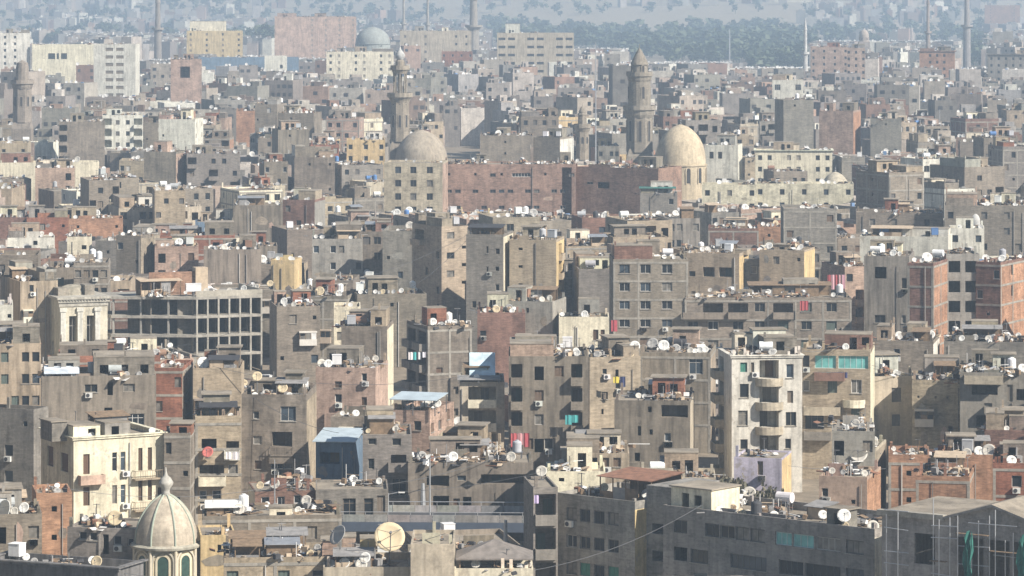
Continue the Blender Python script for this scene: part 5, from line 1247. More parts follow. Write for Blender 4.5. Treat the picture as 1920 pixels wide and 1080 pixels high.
# --- mosques
def minaret(px, yt, yb, wpx, kind, label, col, ybase=None):
    s = ((ybase or yb) - YH) / CAMH
    d = FP / s
    X = (px - 960) / FP * d
    z = lambda y: CAMH - (y - YH) / s
    r = wpx / 2 / s
    o, b = root_at('minaret', X, d, 0, label, 'minaret', short=label, w=.1, D=.1, h=z(yt), prot=(px - wpx * .6, px + wpx * .6, yt, yb))
    b.z = z
    H = z(yt)
    def part(nm, prof, n, c=col, ph=0, mat=M_STONE, smooth=False):
        m = MB(); m.lathe(prof, n, ph=ph); return ob(nm, m.mesh(nm, [mat], smooth), o, col=c)
    def gallery(zz, r0, r1):
        part('gallery', [(r0, zz - 1.6 * r1 / 3), (r0 * 1.08, zz - 1.1 * r1 / 3), (r1 * .92, zz - .35), (r1, zz - .3), (r1, zz), (r1, zz + .9), (r1 - .18, zz + .9), (r1 - .18, zz + .03), (r0 * .8, zz + .02)], 16, tuple(x * 1.08 for x in col))
    def slits(zz, hh, rr, n, ph=0, w_=.7):
        for k in range(n):
            a = -pi / 2 + ph + 2 * pi * k / n
            arch_part(o, 'niche', w_ + .4, hh + .3, .14, M_STONE, a, rr - .03, zz - .1, tuple(x * 1.1 for x in col), ring=.2)
            arch_part(o, 'slit_window', w_, hh, .07, M_OPENSHADE, a, rr - .03, zz)
    if kind == 'tall':
        z1, z2, z3, z4 = z(265), z(182), z(172), z(132)
        part('base', [(r * 1.3, 0), (r * 1.3, z1 - 2), (r * 1.05, z1)], 4, ph=pi / 4)
        part('shaft', [(r * .98, z1), (r * .86, z2)], 8, ph=pi / 8)
        slits(z1 + 4, 3.4, r * .86, 8); slits(z2 - 4.5, 2.6, r * .8, 8)
        gallery(z2 + .3, r * .85, r * 1.2)
        m = MB()
        for k in range(8):
            a = 2 * pi * k / 8
            m.tube((r * .58 * cos(a), r * .58 * sin(a), z2 + .3), (r * .58 * cos(a), r * .58 * sin(a), z4), .22, 8)
        ob('colonnade', m.mesh('colonnade', [M_STONE]), o, col=col)
        part('core', [(r * .22, z2), (r * .22, z4)], 8)
        gallery(z4 + .5, r * .66, r * .9)
        part('lantern', [(r * .45, z4 + .4), (r * .42, z(115)), (r * .3, z(112))], 12)
        part('bulb', [(r * .28, z(112)), (r * .42, z(108)), (r * .46, z(103)), (r * .3, z(97)), (r * .1, z(92)), (.1, z(86)), (.05, z(78))], 16, (.55, .55, .53), smooth=True)
    elif kind == 'round':
        z1, z2, z3 = z(285), z(205), z(142)
        part('base', [(r * 1.35, 0), (r * 1.35, z1 - 1), (r * 1.12, z1 + 1)], 4, ph=pi / 4)
        part('shaft', [(r * 1.06, z1), (r * 1.02, z2)], 8, ph=pi / 8)
        slits(z1 + 3, 5.5, r * .97, 8, w_=.8)
        gallery(z2 + .2, r * 1.02, r * 1.25)
        part('upper_shaft', [(r * .86, z2), (r * .82, z3)], 20)
        slits(z2 + 3, 3.2, r * .84, 4, .3)
        gallery(z3 + .2, r * .82, r * 1.0)
        part('lantern', [(r * .62, z3), (r * .58, z(122)), (r * .68, z(121)), (r * .64, z(117)), (r * .42, z(106)), (r * .2, z(96)), (.1, z(90)), (.06, z(82))], 16, smooth=False)
        slits(z3 + .6, 2.2, r * .62, 4, .4, .6)
    elif kind == 'short':
        z1, z2 = z(295), z(240)
        part('shaft', [(r * 1.05, 0), (r * .98, z2)], 8, ph=pi / 8)
        slits(z2 - 6, 3.5, r * .9, 8)
        gallery(z2 + .3, r * .98, r * 1.25)
        part('lantern', [(r * .66, z2), (r * .62, z(216)), (r * .72, z(215)), (r * .6, z(212))], 8)
        part('bulb', [(r * .5, z(212)), (r * .56, z(209)), (r * .35, z(204)), (.12, z(199)), (.05, z(192))], 12, smooth=True)
    elif kind == 'stepped':
        zs = [z(yb), z(yt + (yb - yt) * .62), z(yt + (yb - yt) * .3), z(yt + (yb - yt) * .08)]
        part('base', [(r * 1.2, 0), (r * 1.2, zs[1] - 6), (r, zs[1] - 4)], 4, ph=pi / 4)
        part('shaft', [(r * .85, zs[1] - 4), (r * .8, zs[2])], 8, ph=pi / 8)
        slits(zs[1] + 1, 3, r * .76, 8)
        gallery(zs[2] + .3, r * .8, r * 1.02)
        part('upper_shaft', [(r * .6, zs[2]), (r * .55, zs[3])], 12)
        part('cap', [(r * .5, zs[3]), (r * .5, zs[3] + 1), (r * .2, H - .5), (.1, H)], 12)
    else:       # slim far minarets
        m_ = H
        part('shaft', [(r, 0), (r * .9, m_ * .55)], 12)
        gallery(m_ * .56, r * .9, r * 1.5)
        part('upper_shaft', [(r * .7, m_ * .55), (r * .6, m_ * .85)], 12)
        part('spire', [(r * .75, m_ * .85), (r * .5, m_ * .9), (.1, m_)], 12)
    return b
SC = (.34, .29, .225)
minaret(750, 78, 300, 40, 'tall', 'tall slender stone minaret with an open columned top, behind the smaller dome', SC, ybase=372)
minaret(1199, 82, 300, 50, 'round', 'stout stone minaret with a round upper shaft and conical lantern, beside the big dome', (.31, .27, .215), ybase=385)
minaret(1092, 192, 300, 26, 'short', 'short stone minaret with a small bulb, left of the stout minaret', SC, ybase=365)
minaret(42, 112, 262, 44, 'stepped', 'weathered square based minaret near the left edge', (.33, .28, .23), ybase=330)
minaret(296, -20, 62, 15, 'slim', 'distant brown minaret left of the pink palace block', (.33, .29, .25), ybase=150)
minaret(757, -30, 60, 7, 'slim', 'thin distant minaret above the left long school', (.4, .37, .33), ybase=140)
minaret(802, -25, 55, 7, 'slim', 'thin distant minaret, right one of the pair above the left long school', (.4, .37, .33), ybase=138)
minaret(888, -25, 60, 22, 'slim', 'broad distant stone minaret left of the roof towered school', (.36, .32, .27), ybase=145)
minaret(1510, 34, 108, 10, 'slim', 'small white pencil minaret against the far dark trees', (.66, .64, .6), ybase=185)
minaret(1740, -20, 90, 9, 'slim', 'thin distant brown minaret at the upper right', (.36, .3, .26), ybase=165)
minaret(1813, -30, 60, 15, 'slim', 'distant grey minaret beside the red gabled villa', (.34, .31, .29), ybase=150)

def mosque_dome(pxc, wpx, ytop, yspring, ydrum, yb, label, short, col, drum_h, point, wins=12, cubew=1.15):
    s = (yb - YH) / CAMH; d = FP / s
    z = lambda y: CAMH - (y - YH) / s
    r = wpx / 2 / s
    o, b = root_at('mosque', (pxc - 960) / FP * d, d, 0, label, 'mosque', short=short, w=.1, D=.1, h=z(ytop), prot=(pxc - wpx * .56, pxc + wpx * .56, ytop, ydrum))
    zs, zt_ = z(yspring), z(ytop)
    prof = [(r, zs - 1.2), (r * 1.01, zs)]
    for i in range(1, 17):
        t = i / 16
        prof.append((max(.15, r * (1 - t ** point) ** (.5 + .12)), zs + (zt_ - zs) * t))
    m = MB(); m.lathe(prof, 48)
    ob('dome', m.mesh('dome', [M_DOMEW], True), o, col=col)
    m = MB(); m.lathe([(.16, zt_ - .1), (.3, zt_ + .2), (.12, zt_ + .5), (.22, zt_ + .8), (.06, zt_ + 1.1), (.04, zt_ + 1.7)], 8)
    ob('finial', m.mesh('finial', [M_IRON]), o)
    zd = z(ydrum)
    m = MB(); m.lathe([(r * 1.03, zd - 6), (r * 1.03, zs - 1.4), (r * 1.07, zs - 1.3), (r * 1.07, zs - 1.0), (r, zs - .95)], 32)
    ob('drum', m.mesh('drum', [M_DOMEW]), o, col=tuple(x * .98 for x in col))
    for k in range(wins):
        a = -pi / 2 + 2 * pi * (k + .5) / wins
        arch_part(o, 'arch_surround', 1.5, drum_h + .5, .16, M_DOMEW, a, r * 1.025, zs - 2.0 - drum_h, tuple(min(.8, x * 1.06) for x in col), ring=.25)
        arch_part(o, 'window', 1.0, drum_h, .08, M_OPENSHADE, a, r * 1.02, zs - 1.8 - drum_h)
    m = MB(); c = r * cubew; m.box(-c, -c, 0, c, c, zd - 1.2); ob('wall', m.mesh('wall', [M_DOMEW]), o, col=tuple(x * .9 for x in col))
    b.poly = [(o.location.x + x, o.location.y + y) for x, y in ((-c, -c), (c, -c), (c, c), (-c, c))]
    return b
mosque_dome(1276, 94, 233, 300, 372, 428, 'mosque with a big cream dome on a tall drum of arched windows', 'big dome mosque', (.60, .50, .35), 3.6, 2.1, 12)
mosque_dome(790, 98, 243, 300, 330, 375, 'mosque with a plain pale stone dome behind the ochre window block', 'smaller dome mosque', (.42, .36, .28), 1.4, 2.0, 16)
mosque_dome(1426, 44, 344, 374, 385, 425, 'small mosque with a low whitish dome right of the big dome', 'small white dome', (.56, .51, .42), .8, 2.0, 8)
mosque_dome(1566, 50, 322, 352, 362, 410, 'shrine with a low cream dome at the end of the cream arcade', 'low cream dome', (.58, .52, .40), .8, 2.0, 8)
mosque_dome(1829, 22, 395, 415, 440, 560, 'small white roof dome with an onion profile on a white drum', 'onion turret', (.6, .59, .56), .8, 1.8, 8)
mosque_dome(1620, 18, 55, 66, 74, 150, 'far pinkish domed tomb among trees', 'far domed tomb', (.45, .38, .32), .8, 2.0, 6)
mosque_dome(699, 64, 50, 78, 88, 170, 'far pale green domed hall between trees', 'far green dome', (.38, .40, .37), .8, 2.0, 6)
# netted scaffold on the small grey house before the dome
canopy('green scaffold house', -.2, 8, -.3, 3, 1.6, 1.8, M_NET)
def hillz(x, y_):
    t = y_ - 4250 + 250 * sin(x * .0016 + .7) + 120 * sin(x * .005)
    if t <= 0: return 0.0
    return min(t * .045, 38 + t * .014) * (1 + .12 * sin(x * .0035 + 2))
# ------------------------------------------------------------------ the rest of the city: fill between and behind
def sat(p, q):
    for A, B in ((p, q), (q, p)):
        for i in range(len(A)):
            x0, y0 = A[i]; x1, y1 = A[(i + 1) % len(A)]
            nx, ny = y1 - y0, x0 - x1
            a = [nx * x + ny * y for x, y in A]; b = [nx * x + ny * y for x, y in B]
            if max(a) <= min(b) + 1e-6 or max(b) <= min(a) + 1e-6:
                return False
    return True
GRID = {}
def cells(poly):
    xs = [p[0] for p in poly]; ys = [p[1] for p in poly]
    for i in range(int(min(xs) // 20), int(max(xs) // 20) + 1):
        for j in range(int(min(ys) // 20), int(max(ys) // 20) + 1):
            yield i, j
def occupied(poly):
    return any(sat(poly, q) for c in cells(poly) for q in GRID.get(c, ()))
def occupy(poly):
    for c in cells(poly): GRID.setdefault(c, []).append(poly)
for b in BUILT:
    occupy(b.poly)
PROT = sorted([(b.d, b.prot, b) for b in HERO if b.prot], key=lambda t: t[0])

for (xa_, xb_, yt_, yb2_) in ((915, 1185, 40, 92), (1180, 1400, 60, 118), (1385, 1525, 60, 128), (1800, 1850, 45, 128), (430, 548, 45, 106), (555, 612, 80, 110), (288, 330, 80, 112), (195, 246, 130, 180), (60, 120, 55, 84), (1500, 1800, 45, 78), (240, 500, 40, 62)):
    PROT.append((FP * CAMH / (yb2_ + 6 - YH), (xa_, xb_, yt_, yb2_), None))
PROT += [(1350, (836, 910, 240, 306), None)]
PROT.sort(key=lambda t: t[0])
def max_height(d, xa, xb, margin=4):
    """how tall a house at distance d may be without hiding what the photo shows behind it"""
    h = 99
    for dd, (pa, pb, pt, pbm), b in PROT:
        if dd > d + 2 and xa < pb - 3 and xb > pa + 3:
            h = min(h, CAMH - (pbm - margin - YH) * d / FP)
    return h
def turn(x, y):
    return .32 * sin(x * .013 + 1.3) + .25 * sin(y * .017 + x * .006) + .12 * sin(x * .05 + y * .03)

TREES_AT = [(430, 545, 42, 105), (555, 612, 80, 112), (288, 332, 80, 112), (195, 246, 130, 185), (90, 125, 55, 85), (1480, 1515, 130, 150)]
def blocked_by_wood(px, py):
    return (915 < px < 1500 and 40 < py < 96) or (1380 < px < 1520 and 60 < py < 128) or (1800 < px < 1850 and 45 < py < 128) or (1180 < px < 1400 and 60 < py < 112)

near, far = [], []
r = random.Random(5)
y = 330.0
while y < 5600:
    step = r.uniform(11, 15) if y < 1300 else r.uniform(10, 15)
    if r.random() < .1: step += 4
    half = 975 / FP * y + 38
    x = -half - r.uniform(0, 10)
    while x < half:
        w = r.uniform(5.5, 11) if y < 1300 else r.uniform(5.5, 12.5)
        D = step * r.uniform(.8, 1.0)
        gap = r.choice([.2, .3, .3, .5, 3.5]) if r.random() < .9 else 6
        yaw = turn(x, y) + r.uniform(-.08, .08)
        c, s = cos(yaw), sin(yaw)
        yy = y + r.uniform(-2, 2)
        poly = [(x + u * c - v * s, yy + u * s + v * c) for u, v in ((0, 0), (w, 0), (w, D), (0, D))]
        h = max(5, r.gauss(14.5, 3.6)) if y < 900 else max(5, r.gauss(14, 4.2))
        if r.random() < .06: h += r.uniform(4, 9)
        if y > 2300: h = min(h, 15)
        xs = [proj(px_, py_, 0)[0] for px_, py_ in poly]
        xa, xb = min(xs), max(xs)
        dmin = min(p[1] for p in poly)
        hm = max_height(dmin, xa, xb)
        lim = hm < h + 4
        if hm < h + 1.5: h = hm - r.uniform(1.2, 2.0)
        base = proj((poly[0][0] + poly[1][0]) / 2, yy, 0)
        skip = r.random() < .03 or blocked_by_wood(base[0], base[1] - 12)
        if y > 2200: skip = skip or r.random() < min(.72, (y - 2200) / 3800)
        if y > 3300: skip = skip or r.random() < .55 or sin(x * .008 + y * .004) + sin(x * .021 - y * .009) < .1
        if h > 3.2 and not skip and not occupied(poly):
            occupy(poly)
            (near if y < 1180 else far).append([x, yy, yaw, w, D, h, poly, xa, xb, lim])
        x += w * max(.75, abs(c)) + gap + (r.uniform(0, 14) if y > 2600 else 0)
    y += step

# how much of each near house the picture can show: coarse painter's test, nearest first
ZB = {}
def cover(xa, xb, yt, yb):
    n = 0
    for i in range(int(xa) // 6, int(xb) // 6 + 1):
        for j in range(max(0, int(yt)) // 6, min(1085, int(yb)) // 6 + 1):
            if 0 <= i < 320 and (i, j) not in ZB:
                ZB[(i, j)] = 1; n += 1
    return n
items = [(b.Y, 'h', b) for b in BUILT if hasattr(b, 'x0')] + [(f[1], 'f', f) for f in near]
items.sort(key=lambda t: t[0])
shown = []
for d, k, it in items:
    if k == 'h':
        cover(it.x0, it.x1, max(it.y0, it.yf), it.yf + it.h * it.s)
    else:
        yt = proj(0, it[1] + it[4] * .6, it[5])[1]
        n = cover(it[7], it[8], yt, proj(0, it[1], 0)[1])
        shown.append((n * (1 if it[1] < 1180 else .7), it))
shown.sort(key=lambda t: -t[0])
hidden = [it for n, it in shown if n <= 1]
shown = [it for n, it in shown if n > 1]
NEARMAX = 300 - len([b for b in HERO])
fill_near, rest = shown[:max(60, NEARMAX)], shown[max(60, NEARMAX):] + hidden
print('heroes', len(HERO), 'fill shown', len(shown), 'as things', len(fill_near), 'rest', len(rest), 'far', len(far))

FEAT = ['with shuttered windows', 'with deep loggias', 'almost windowless', 'with ragged roof walls', 'with open bays', 'with barred windows', 'with a crowded roof', 'with small square windows']
SIZEW = {0: 'low', 1: 'mid-height', 2: 'tall'}
LM = [b for b in HERO if b.short and b.w > 1 and len(b.short.split()) <= 5]
def relation(px, py, b):
    cx = (b.x0 + b.x1) / 2; cy = b.yf
    dx, dy = px - cx, py - cy
    if abs(dx) > 1.2 * abs(dy): return ('right of' if dx > 0 else 'left of')
    return 'in front of' if dy > 0 else 'behind'
def short_rel(px, py, k=0):
    o = sorted(LM, key=lambda b: abs((b.x0 + b.x1) / 2 - px) + 1.6 * abs(b.yf - py))
    return o[k]
def fill_label(col, h, w, feat, px, py):
    size = ('low' if h < 9 else 'tall' if h > 18 else '') + (' narrow' if w < 8 else ' wide' if w > 12.5 else '')
    kind = 'brick house' if col in 'ROPM' else 'flats' if h > 9 else 'house'
    cands = []
    cn = CNAME[col].replace('-brick', '') if col in 'ROPM' else CNAME[col]
    for k in range(0, 8):
        b = short_rel(px, py, k)
        rel = relation(px, py, b)
        cands.append(f"{size} {cn} {kind} {feat} {rel} {b.short}")
        cands.append(f"{size} {cn} {kind} {feat} close {rel} {b.short}")
    b, b2 = short_rel(px, py), short_rel(px, py, 1)
    for q in ('second', 'third', 'fourth', 'fifth', 'sixth', 'seventh'):
        cands.append(f"{q} {size} {cn} {kind} {feat} {relation(px, py, b)} {b.short}")
    return uniq(cands), cn, kind

FEAT_GRID = [(['gsgs', 's-gg', 'gs-s'], 0), (['lg-l', 'lsgl', 'l-gl'], 1), (['-h--', '----', '--h-'], 2), (['--s-', 'h---', '-g--'], 3), (['olo', 'lol', 'o-o'], 4), (['g-gg', 'ggsg', 'g-wg'], 5), (['-g-s', 's--g', '-h-g'], 6), (['gg-g', 'ggg-', '-ggg'], 7)]
def pick_col(rr, y):
    # red brick thickens in the middle distance
    wts = dict(G=27, H=19, T=15, t=10, V=9, K=6, S=7, C=5.5, W=3.0, R=3.5, M=5, P=6, O=3.0, Y=1.5)
    return rr.choices(list(wts), list(wts.values()))[0]
for it in fill_near:
    x, yy, yaw, w, D, h, poly, xa, xb, lim = it
    rr = random.Random(int(x * 31 + yy * 17))
    col = pick_col(rr, yy)
    gi = rr.choices(range(8), [3, 2, 3, 3, 1.5, 2, 3, 2])[0]
    grid, fi = FEAT_GRID[gi]
    s = FP / yy
    par = rr.choice([.3, .5, .7, .9])
    sh = rr.uniform(2.8, 3.1)
    fr_, bl = gridops(w, h, par, grid, sh, rng=rr, ww=rr.uniform(.9, 1.4), wh=rr.uniform(1.1, 1.5), drop=.15)
    sg = rr.choice([['-h-'], ['g--'], ['---g', 'g---'], ['s-s'], ['-']])
    so, sb = gridops(D, h, par, sg, sh, rng=rr)
    bal = [('f', a, b_, z, rr.choice(['solid', 'solid', 'rail']) if s > 11 else 'solid', .8, None) for a, b_, z in bl]
    pxm, pym = proj(x, yy, h)
    label, cn, kind = fill_label(col, h, w, FEAT[fi], (xa + xb) / 2, pym)
    near_b = short_rel((xa + xb) / 2, pym)
    b = bld('house' if h < 9 else 'apartment_block', label or f'{cn} house', f'{cn} {"house" if h < 9 else "flats"} {relation((xa + xb) / 2, pym, near_b)} {near_b.short}', x, yy, yaw, w, D, h, col, fr_, so if yaw < 0 else (), so if yaw > 0 else (), bal, par,
            frame=(sh if rr.random() < (.6 if col in 'ROPM' else .25) else False), scol=(rr.choice(['C', 'T', 'S', 'O', 'Y']) if yaw < 0 and rr.random() < .25 else None), lod=2 if s > 11.5 else (1 if s > 9 else 0), rng=rr, group='houses packed across the old city',
            upper=(not lim and rr.random() < .6), autoroom=not lim, clutter=(.5 if lim else rr.uniform(.8, 1.5)), dishes=rr.choice([1, 2, 3, 4, 5]), tanks=rr.choice([0, 0, 1, 1, 2]), ac=rr.choice([0, 0, 1]) if s > 11 else 0)

# --- everything farther: one mass of real boxes with proud windows coloured as shaded openings, roof rooms, tanks
FCOLS = [jit(tuple(.62 * a + .38 * (sum(COLS[k]) / 3) for a in COLS[k]), .12) for k in 'GGHHTttVKSCWRMPOSGTVCH']
FM = []
for i, c in enumerate(FCOLS):
    FM.append(wall_material('far_wall_%d' % i, fixed=tuple(c), course=.22, blotch=.3, streak=.25))
FM += [M_ROOF, M_OPENSHADE, M_WHITE, M_GL, M_DARK, M_RUST, M_BLUE]
iR, iV, iW, iG, iD, iRU, iBL = range(len(FCOLS), len(FCOLS) + 7)
FARDISH = []
def far_house(mb, it, rr, detail):
    x, yy, yaw, w, D, h = it[:6]
    c, s = cos(yaw), sin(yaw)
    zo = hillz(x, yy) - .5 if yy > 3000 else 0
    def T(u, v, z): return (x + u * c - v * s, yy + u * s + v * c, z + zo)
    ci = rr.randrange(len(FCOLS))
    # side wall may differ
    rz = h - rr.choice([.3, .5, .8])
    def bx(u0, v0, z0, u1, v1, z1, mi, top=None):
        a = [T(u0, v0, z0), T(u1, v0, z0), T(u1, v1, z0), T(u0, v1, z0)]; b = [T(u0, v0, z1), T(u1, v0, z1), T(u1, v1, z1), T(u0, v1, z1)]
        for i in range(4):
            j = (i + 1) % 4
            mb.q(a[i], a[j], b[j], b[i], mi)
        mb.q(*b, mi if top is None else top)
    a = [T(0, 0, 0), T(w, 0, 0), T(w, D, 0), T(0, D, 0)]
    b = [T(0, 0, h), T(w, 0, h), T(w, D, h), T(0, D, h)]
    e = [T(.2, .2, h), T(w - .2, .2, h), T(w - .2, D - .2, h), T(.2, D - .2, h)]
    f = [T(.2, .2, rz), T(w - .2, .2, rz), T(w - .2, D - .2, rz), T(.2, D - .2, rz)]
    for i in range(4):
        j = (i + 1) % 4
        mb.q(a[i], a[j], b[j], b[i], ci); mb.q(b[i], b[j], e[j], e[i], ci); mb.q(e[i], e[j], f[j], f[i], ci)
    mb.q(*f, iR)
    if detail:
        n = max(1, int(w / rr.uniform(2.0, 3.4)))
        p = rr.choice([.15, .35, .6, .75])
        zz = rz - 2.4; k = 0
        while zz > 3 and k < 3:
            for i in range(n):
                if rr.random() < p:
                    cx = (i + .5) * w / n; hw = rr.choice([.5, .6, .8])
                    q = T(cx - hw, -.06, zz)
                    bx(cx - hw, -.06, zz, cx + hw, .05, zz + 1.3, rr.choice([iV, iG, iV, iD]))
            zz -= 3.0; k += 1
    for k in range(0 if it[9] else rr.choice([1, 2, 2, 3]) if detail else 1):
        ww, dd = rr.uniform(1.8, min(5.5, w * .6)), rr.uniform(1.6, min(4, D * .6))
        u0, v0 = rr.uniform(.3, w - ww - .2), rr.uniform(.3, D - dd - .2)
        hh = rr.uniform(1.2, 3.0)
        mi = ci if rr.random() < .4 else rr.randrange(len(FCOLS))
        bx(u0, v0, rz, u0 + ww, v0 + dd, rz + hh, mi, iR)
        if detail and ww > 2.2: bx(u0 + .5, v0 - .05, rz, u0 + 1.3, v0 + .05, rz + min(hh - .3, 1.9), iV)
    if detail:
        for k in range(rr.choice([1, 2, 4, 6])):
            u, v = rr.uniform(.3, w - 1.4), rr.uniform(.3, D - 1.3)
            bx(u, v, rz, u + rr.uniform(.4, 1.2), v + rr.uniform(.4, 1.2), rz + rr.uniform(.3, 1.3), rr.choice([iW, iW, iD, iRU, iG, ci, ci, iBL]))
    for k in range(rr.choice([0, 1, 1, 2, 3]) if yy < 2400 else rr.choice([0, 1, 1])):
        u, v = rr.uniform(.3, w - .3), rr.choice([.5, rr.uniform(.5, D - .5)])
        FARDISH.append((T(u, v, rz), rr.uniform(.45, .75)))
fb = MB()
rr = random.Random(77)
for it in rest + far:
    far_house(fb, it, rr, it[1] < 2100)
ob('distant_houses', fb.mesh('distant_houses', FM), kind='stuff', label='mass of small flat roofed houses fading into the haze', cat='houses')
print('far mesh faces', len(fb.f))

# ------------------------------------------------------------------ rooftop things
def dish_bowl(n=20, k=4):
    m = MB()
    prof = [(i / k, (i / k) ** 2 * .22) for i in range(k + 1)]
    idx = []
    for rr_, z in prof[1:]:
        idx.append([len(m.v) + i for i in range(n)])
        m.v += [(rr_ * cos(2 * pi * i / n), rr_ * sin(2 * pi * i / n), z) for i in range(n)]
    m.v.append((0, 0, 0)); c0 = len(m.v) - 1
    for i in range(n): m.f.append((c0, idx[0][i], idx[0][(i + 1) % n])); m.m.append(0)
    for a, b in zip(idx, idx[1:]):
        for i in range(n): m.f.append((a[i], b[i], b[(i + 1) % n], a[(i + 1) % n])); m.m.append(0)
    # back shell
    off = len(m.v)
    m.v += [(x, y, z - .05) for x, y, z in m.v[:off]]
    m.f += [tuple(off + i for i in f[::-1]) for f in list(m.f)]; m.m = [0] * len(m.f)
    L = idx[-1]
    for i in range(n): m.f.append((L[i], off + L[i], off + L[(i + 1) % n], L[(i + 1) % n])); m.m.append(0)
    return m.mesh('bowl', [M_DISH], True)
BOWL = dish_bowl()
m = MB()
m.tube((0, -.95, .22), (0, 0, .95), .035, 5); m.tube((-.75, .5, .2), (0, 0, .95), .02, 4); m.tube((.75, .5, .2), (0, 0, .95), .02, 4)
m.tube((0, 0, .85), (0, 0, 1.08), .09, 6)
ARM = m.mesh('feed_arm', [M_IRON])
m = MB(); m.tube((0, 0, 0), (0, 0, 1.0), .06, 6); m.box(-.3, -.3, 0, .3, .3, .08)
MAST = m.mesh('stand', [M_IRON])
def place_dish(bx, pos, dia, col, label, group, az, el, parts=True, standh=None):
    r_ = dia / 2
    sh_ = standh if standh is not None else r_ * 1.0 + .25
    o = ob('satellite_dish', None, loc=pos, rot=az, label=label, cat='satellite dish', group=group)
    # bowl axis: local -y is the direction it looks
    ob('bowl', BOWL, o, (0, -.1, sh_), (pi / 2 - el, 0, 0), col=col, scale=r_)
    if parts: ob('feed_arm', ARM, o, (0, -.1, sh_), (pi / 2 - el, 0, 0), scale=r_)
    ob('stand', MAST, o, (0, .05, 0), scale=(1, 1, sh_))
    return o
DCOL = dict(white=(.68, .67, .63), beige=(.56, .46, .30), grey=(.36, .35, .33), pale=(.52, .49, .43))
def where(b, u, v):
    a = 'left' if u < b.w * .3 else 'right' if u > b.w * .7 else 'mid'
    c = 'front' if v < b.D * .35 else 'rear' if v > b.D * .7 else 'centre'
    return f'{a}-{c}'
# the dishes one can single out in the photograph
NAMED = [(730, 1008, 58, 'beige', 'sandy parapet block', 'very large beige dish with a tripod arm, above the sandy parapet block'), (637, 1004, 40, 'grey', 'sandy parapet block', 'big grey dish tilted sideways beside the peach roof rooms'),
         (607, 945, 30, 'pale', 'pale arcaded house', 'large pale dish in front of the pale arcaded house'), (1610, 852, 34, 'pale', 'sandy wall with dish', 'large pale dish on the narrow sandy block'),
         (1405, 925, 26, 'pale', 'lilac house', 'pale round dish standing by the thicket below the lilac house'), (1582, 967, 26, 'white', 'long grey office', 'big white dish at the right end of the long office roof'),
         (10, 960, 46, 'white', 'dark shaded ruin', 'big white dish cut off by the left edge'), (666, 684, 24, 'white', 'plain brown brick block', 'big white dish just below the plain brown brick block'),
         (482, 706, 20, 'beige', 'tall dark brown slab', 'beige dish at the left on the tall dark slab roof'), (530, 728, 20, 'beige', 'tall dark brown slab', 'beige dish at the right on the tall dark slab roof'),
         (935, 635, 20, 'pale', 'maroon wall house', 'pale dish before the maroon wall house'), (1190, 649, 20, 'white', 'sunlit tan wall block', 'white dish above the sunlit tan wall'), (1244, 648, 22, 'white', 'grey and tan stepped block', 'white dish above the stepped block, first from its corner'),
         (1455, 602, 26, 'white', 'long grey window block', 'bright white dish at the top of the white balcony flats'), (1411, 605, 14, 'white', 'long grey window block', 'small white dish left of the bright one above the balcony flats'), (685, 1046, 22, 'white', 'sandy parapet block', 'white dish below the very large beige one'),
         (598, 1060, 22, 'grey', 'shack topped block', 'blue-grey dish beside the timber shacks'), (492, 486, 16, 'white', 'grey dish roof block', 'white dish on a tall stand behind the concrete frame'), (820, 757, 16, 'white', 'canopied pink house', 'white dish on the sunlit corner of the canopied house'), (390, 848, 22, 'red', 'red-dish balcony flats', 'small red dish fixed on the balcony flats')]
DCOL['red'] = (.5, .14, .12)
by_short = {b.short: b for b in BUILT}
nd = 0
for px, py, dp, colr, sh_, lab in NAMED:
    b = by_short[sh_]
    d = b.Y - .5 if sh_ in ('sandy wall with dish', 'red-dish balcony flats') else b.Y + 2.0
    if sh_ == 'long grey office': d = dB + 3
    if sh_ == 'long grey window block': d = 590
    if sh_ == 'lilac house': d = b.Y - 4
    if sh_ == 'sandy parapet block': d = b.Y + (3.2 if dp > 30 else 1.2)
    if sh_ == 'plain brown brick block': d = b.Y - 9
    s = FP / d
    p = P(px, py, d)
    dia = dp / s
    zr = b.rz if sh_ not in ('long grey window block', 'plain brown brick block', 'lilac house') else p.z - dia * .8
    standh = max(dia * .5, p.z - zr)
    lab = words_ok(lab); USED.add(lab)
    place_dish(b, (p.x, d, p.z - standh), dia, DCOL[colr], lab, 'satellite dishes on the roofs', R.uniform(-.25, .1) if dp < 40 else (.12 if colr == 'beige' else -.9), radians(R.uniform(22, 34)), True, standh)
    nd += 1
cand = []
for b, u, v, _ in DISHES:
    p = b.W(u, v, b.rz)
    if p.y < 100: continue
    px, py = proj(*p)
    if not (-10 < px < 1930 and -5 < py < 1095): continue
    dia = R.choices([.6, .75, .9, 1.15, 1.6], [4, 6, 4, 2, .6])[0]
    cand.append((dia * FP / p.y, b, u, v, p, dia))
cand.sort(key=lambda t: -t[0])
for k, (pxs, b, u, v, p, dia) in enumerate(cand):
    colr = R.choices(['white', 'pale', 'beige', 'grey'], [5, 3, 1.2, 2.2])[0]
    az = R.uniform(-.45, .25); el = radians(R.uniform(20, 38))
    if nd < 300:
        size = 'large' if dia > 1.1 else 'small' if dia < .7 else ''
        base = f"{size} {colr} dish"
        base = ' '.join(base.split())
        lab = uniq([f"{base}, {where(b, u, v)} on {b.short}", f"{base} tilted up, {where(b, u, v)} on {b.short}" if el > .5 else f"{base} set low, {where(b, u, v)} on {b.short}", f"second {base}, {where(b, u, v)} on {b.short}", f"third {base}, {where(b, u, v)} on {b.short}", f"fourth {base}, {where(b, u, v)} on {b.short}"])
        if lab is None: continue
        place_dish(b, p, dia, DCOL[colr], lab, 'satellite dishes on the roofs', az, el, pxs > 13)
        nd += 1
    else:
        FARDISH.append(((p.x, p.y, p.z), dia / 2))
print('dishes', nd, 'far', len(FARDISH))
fd = MB()
n = 10
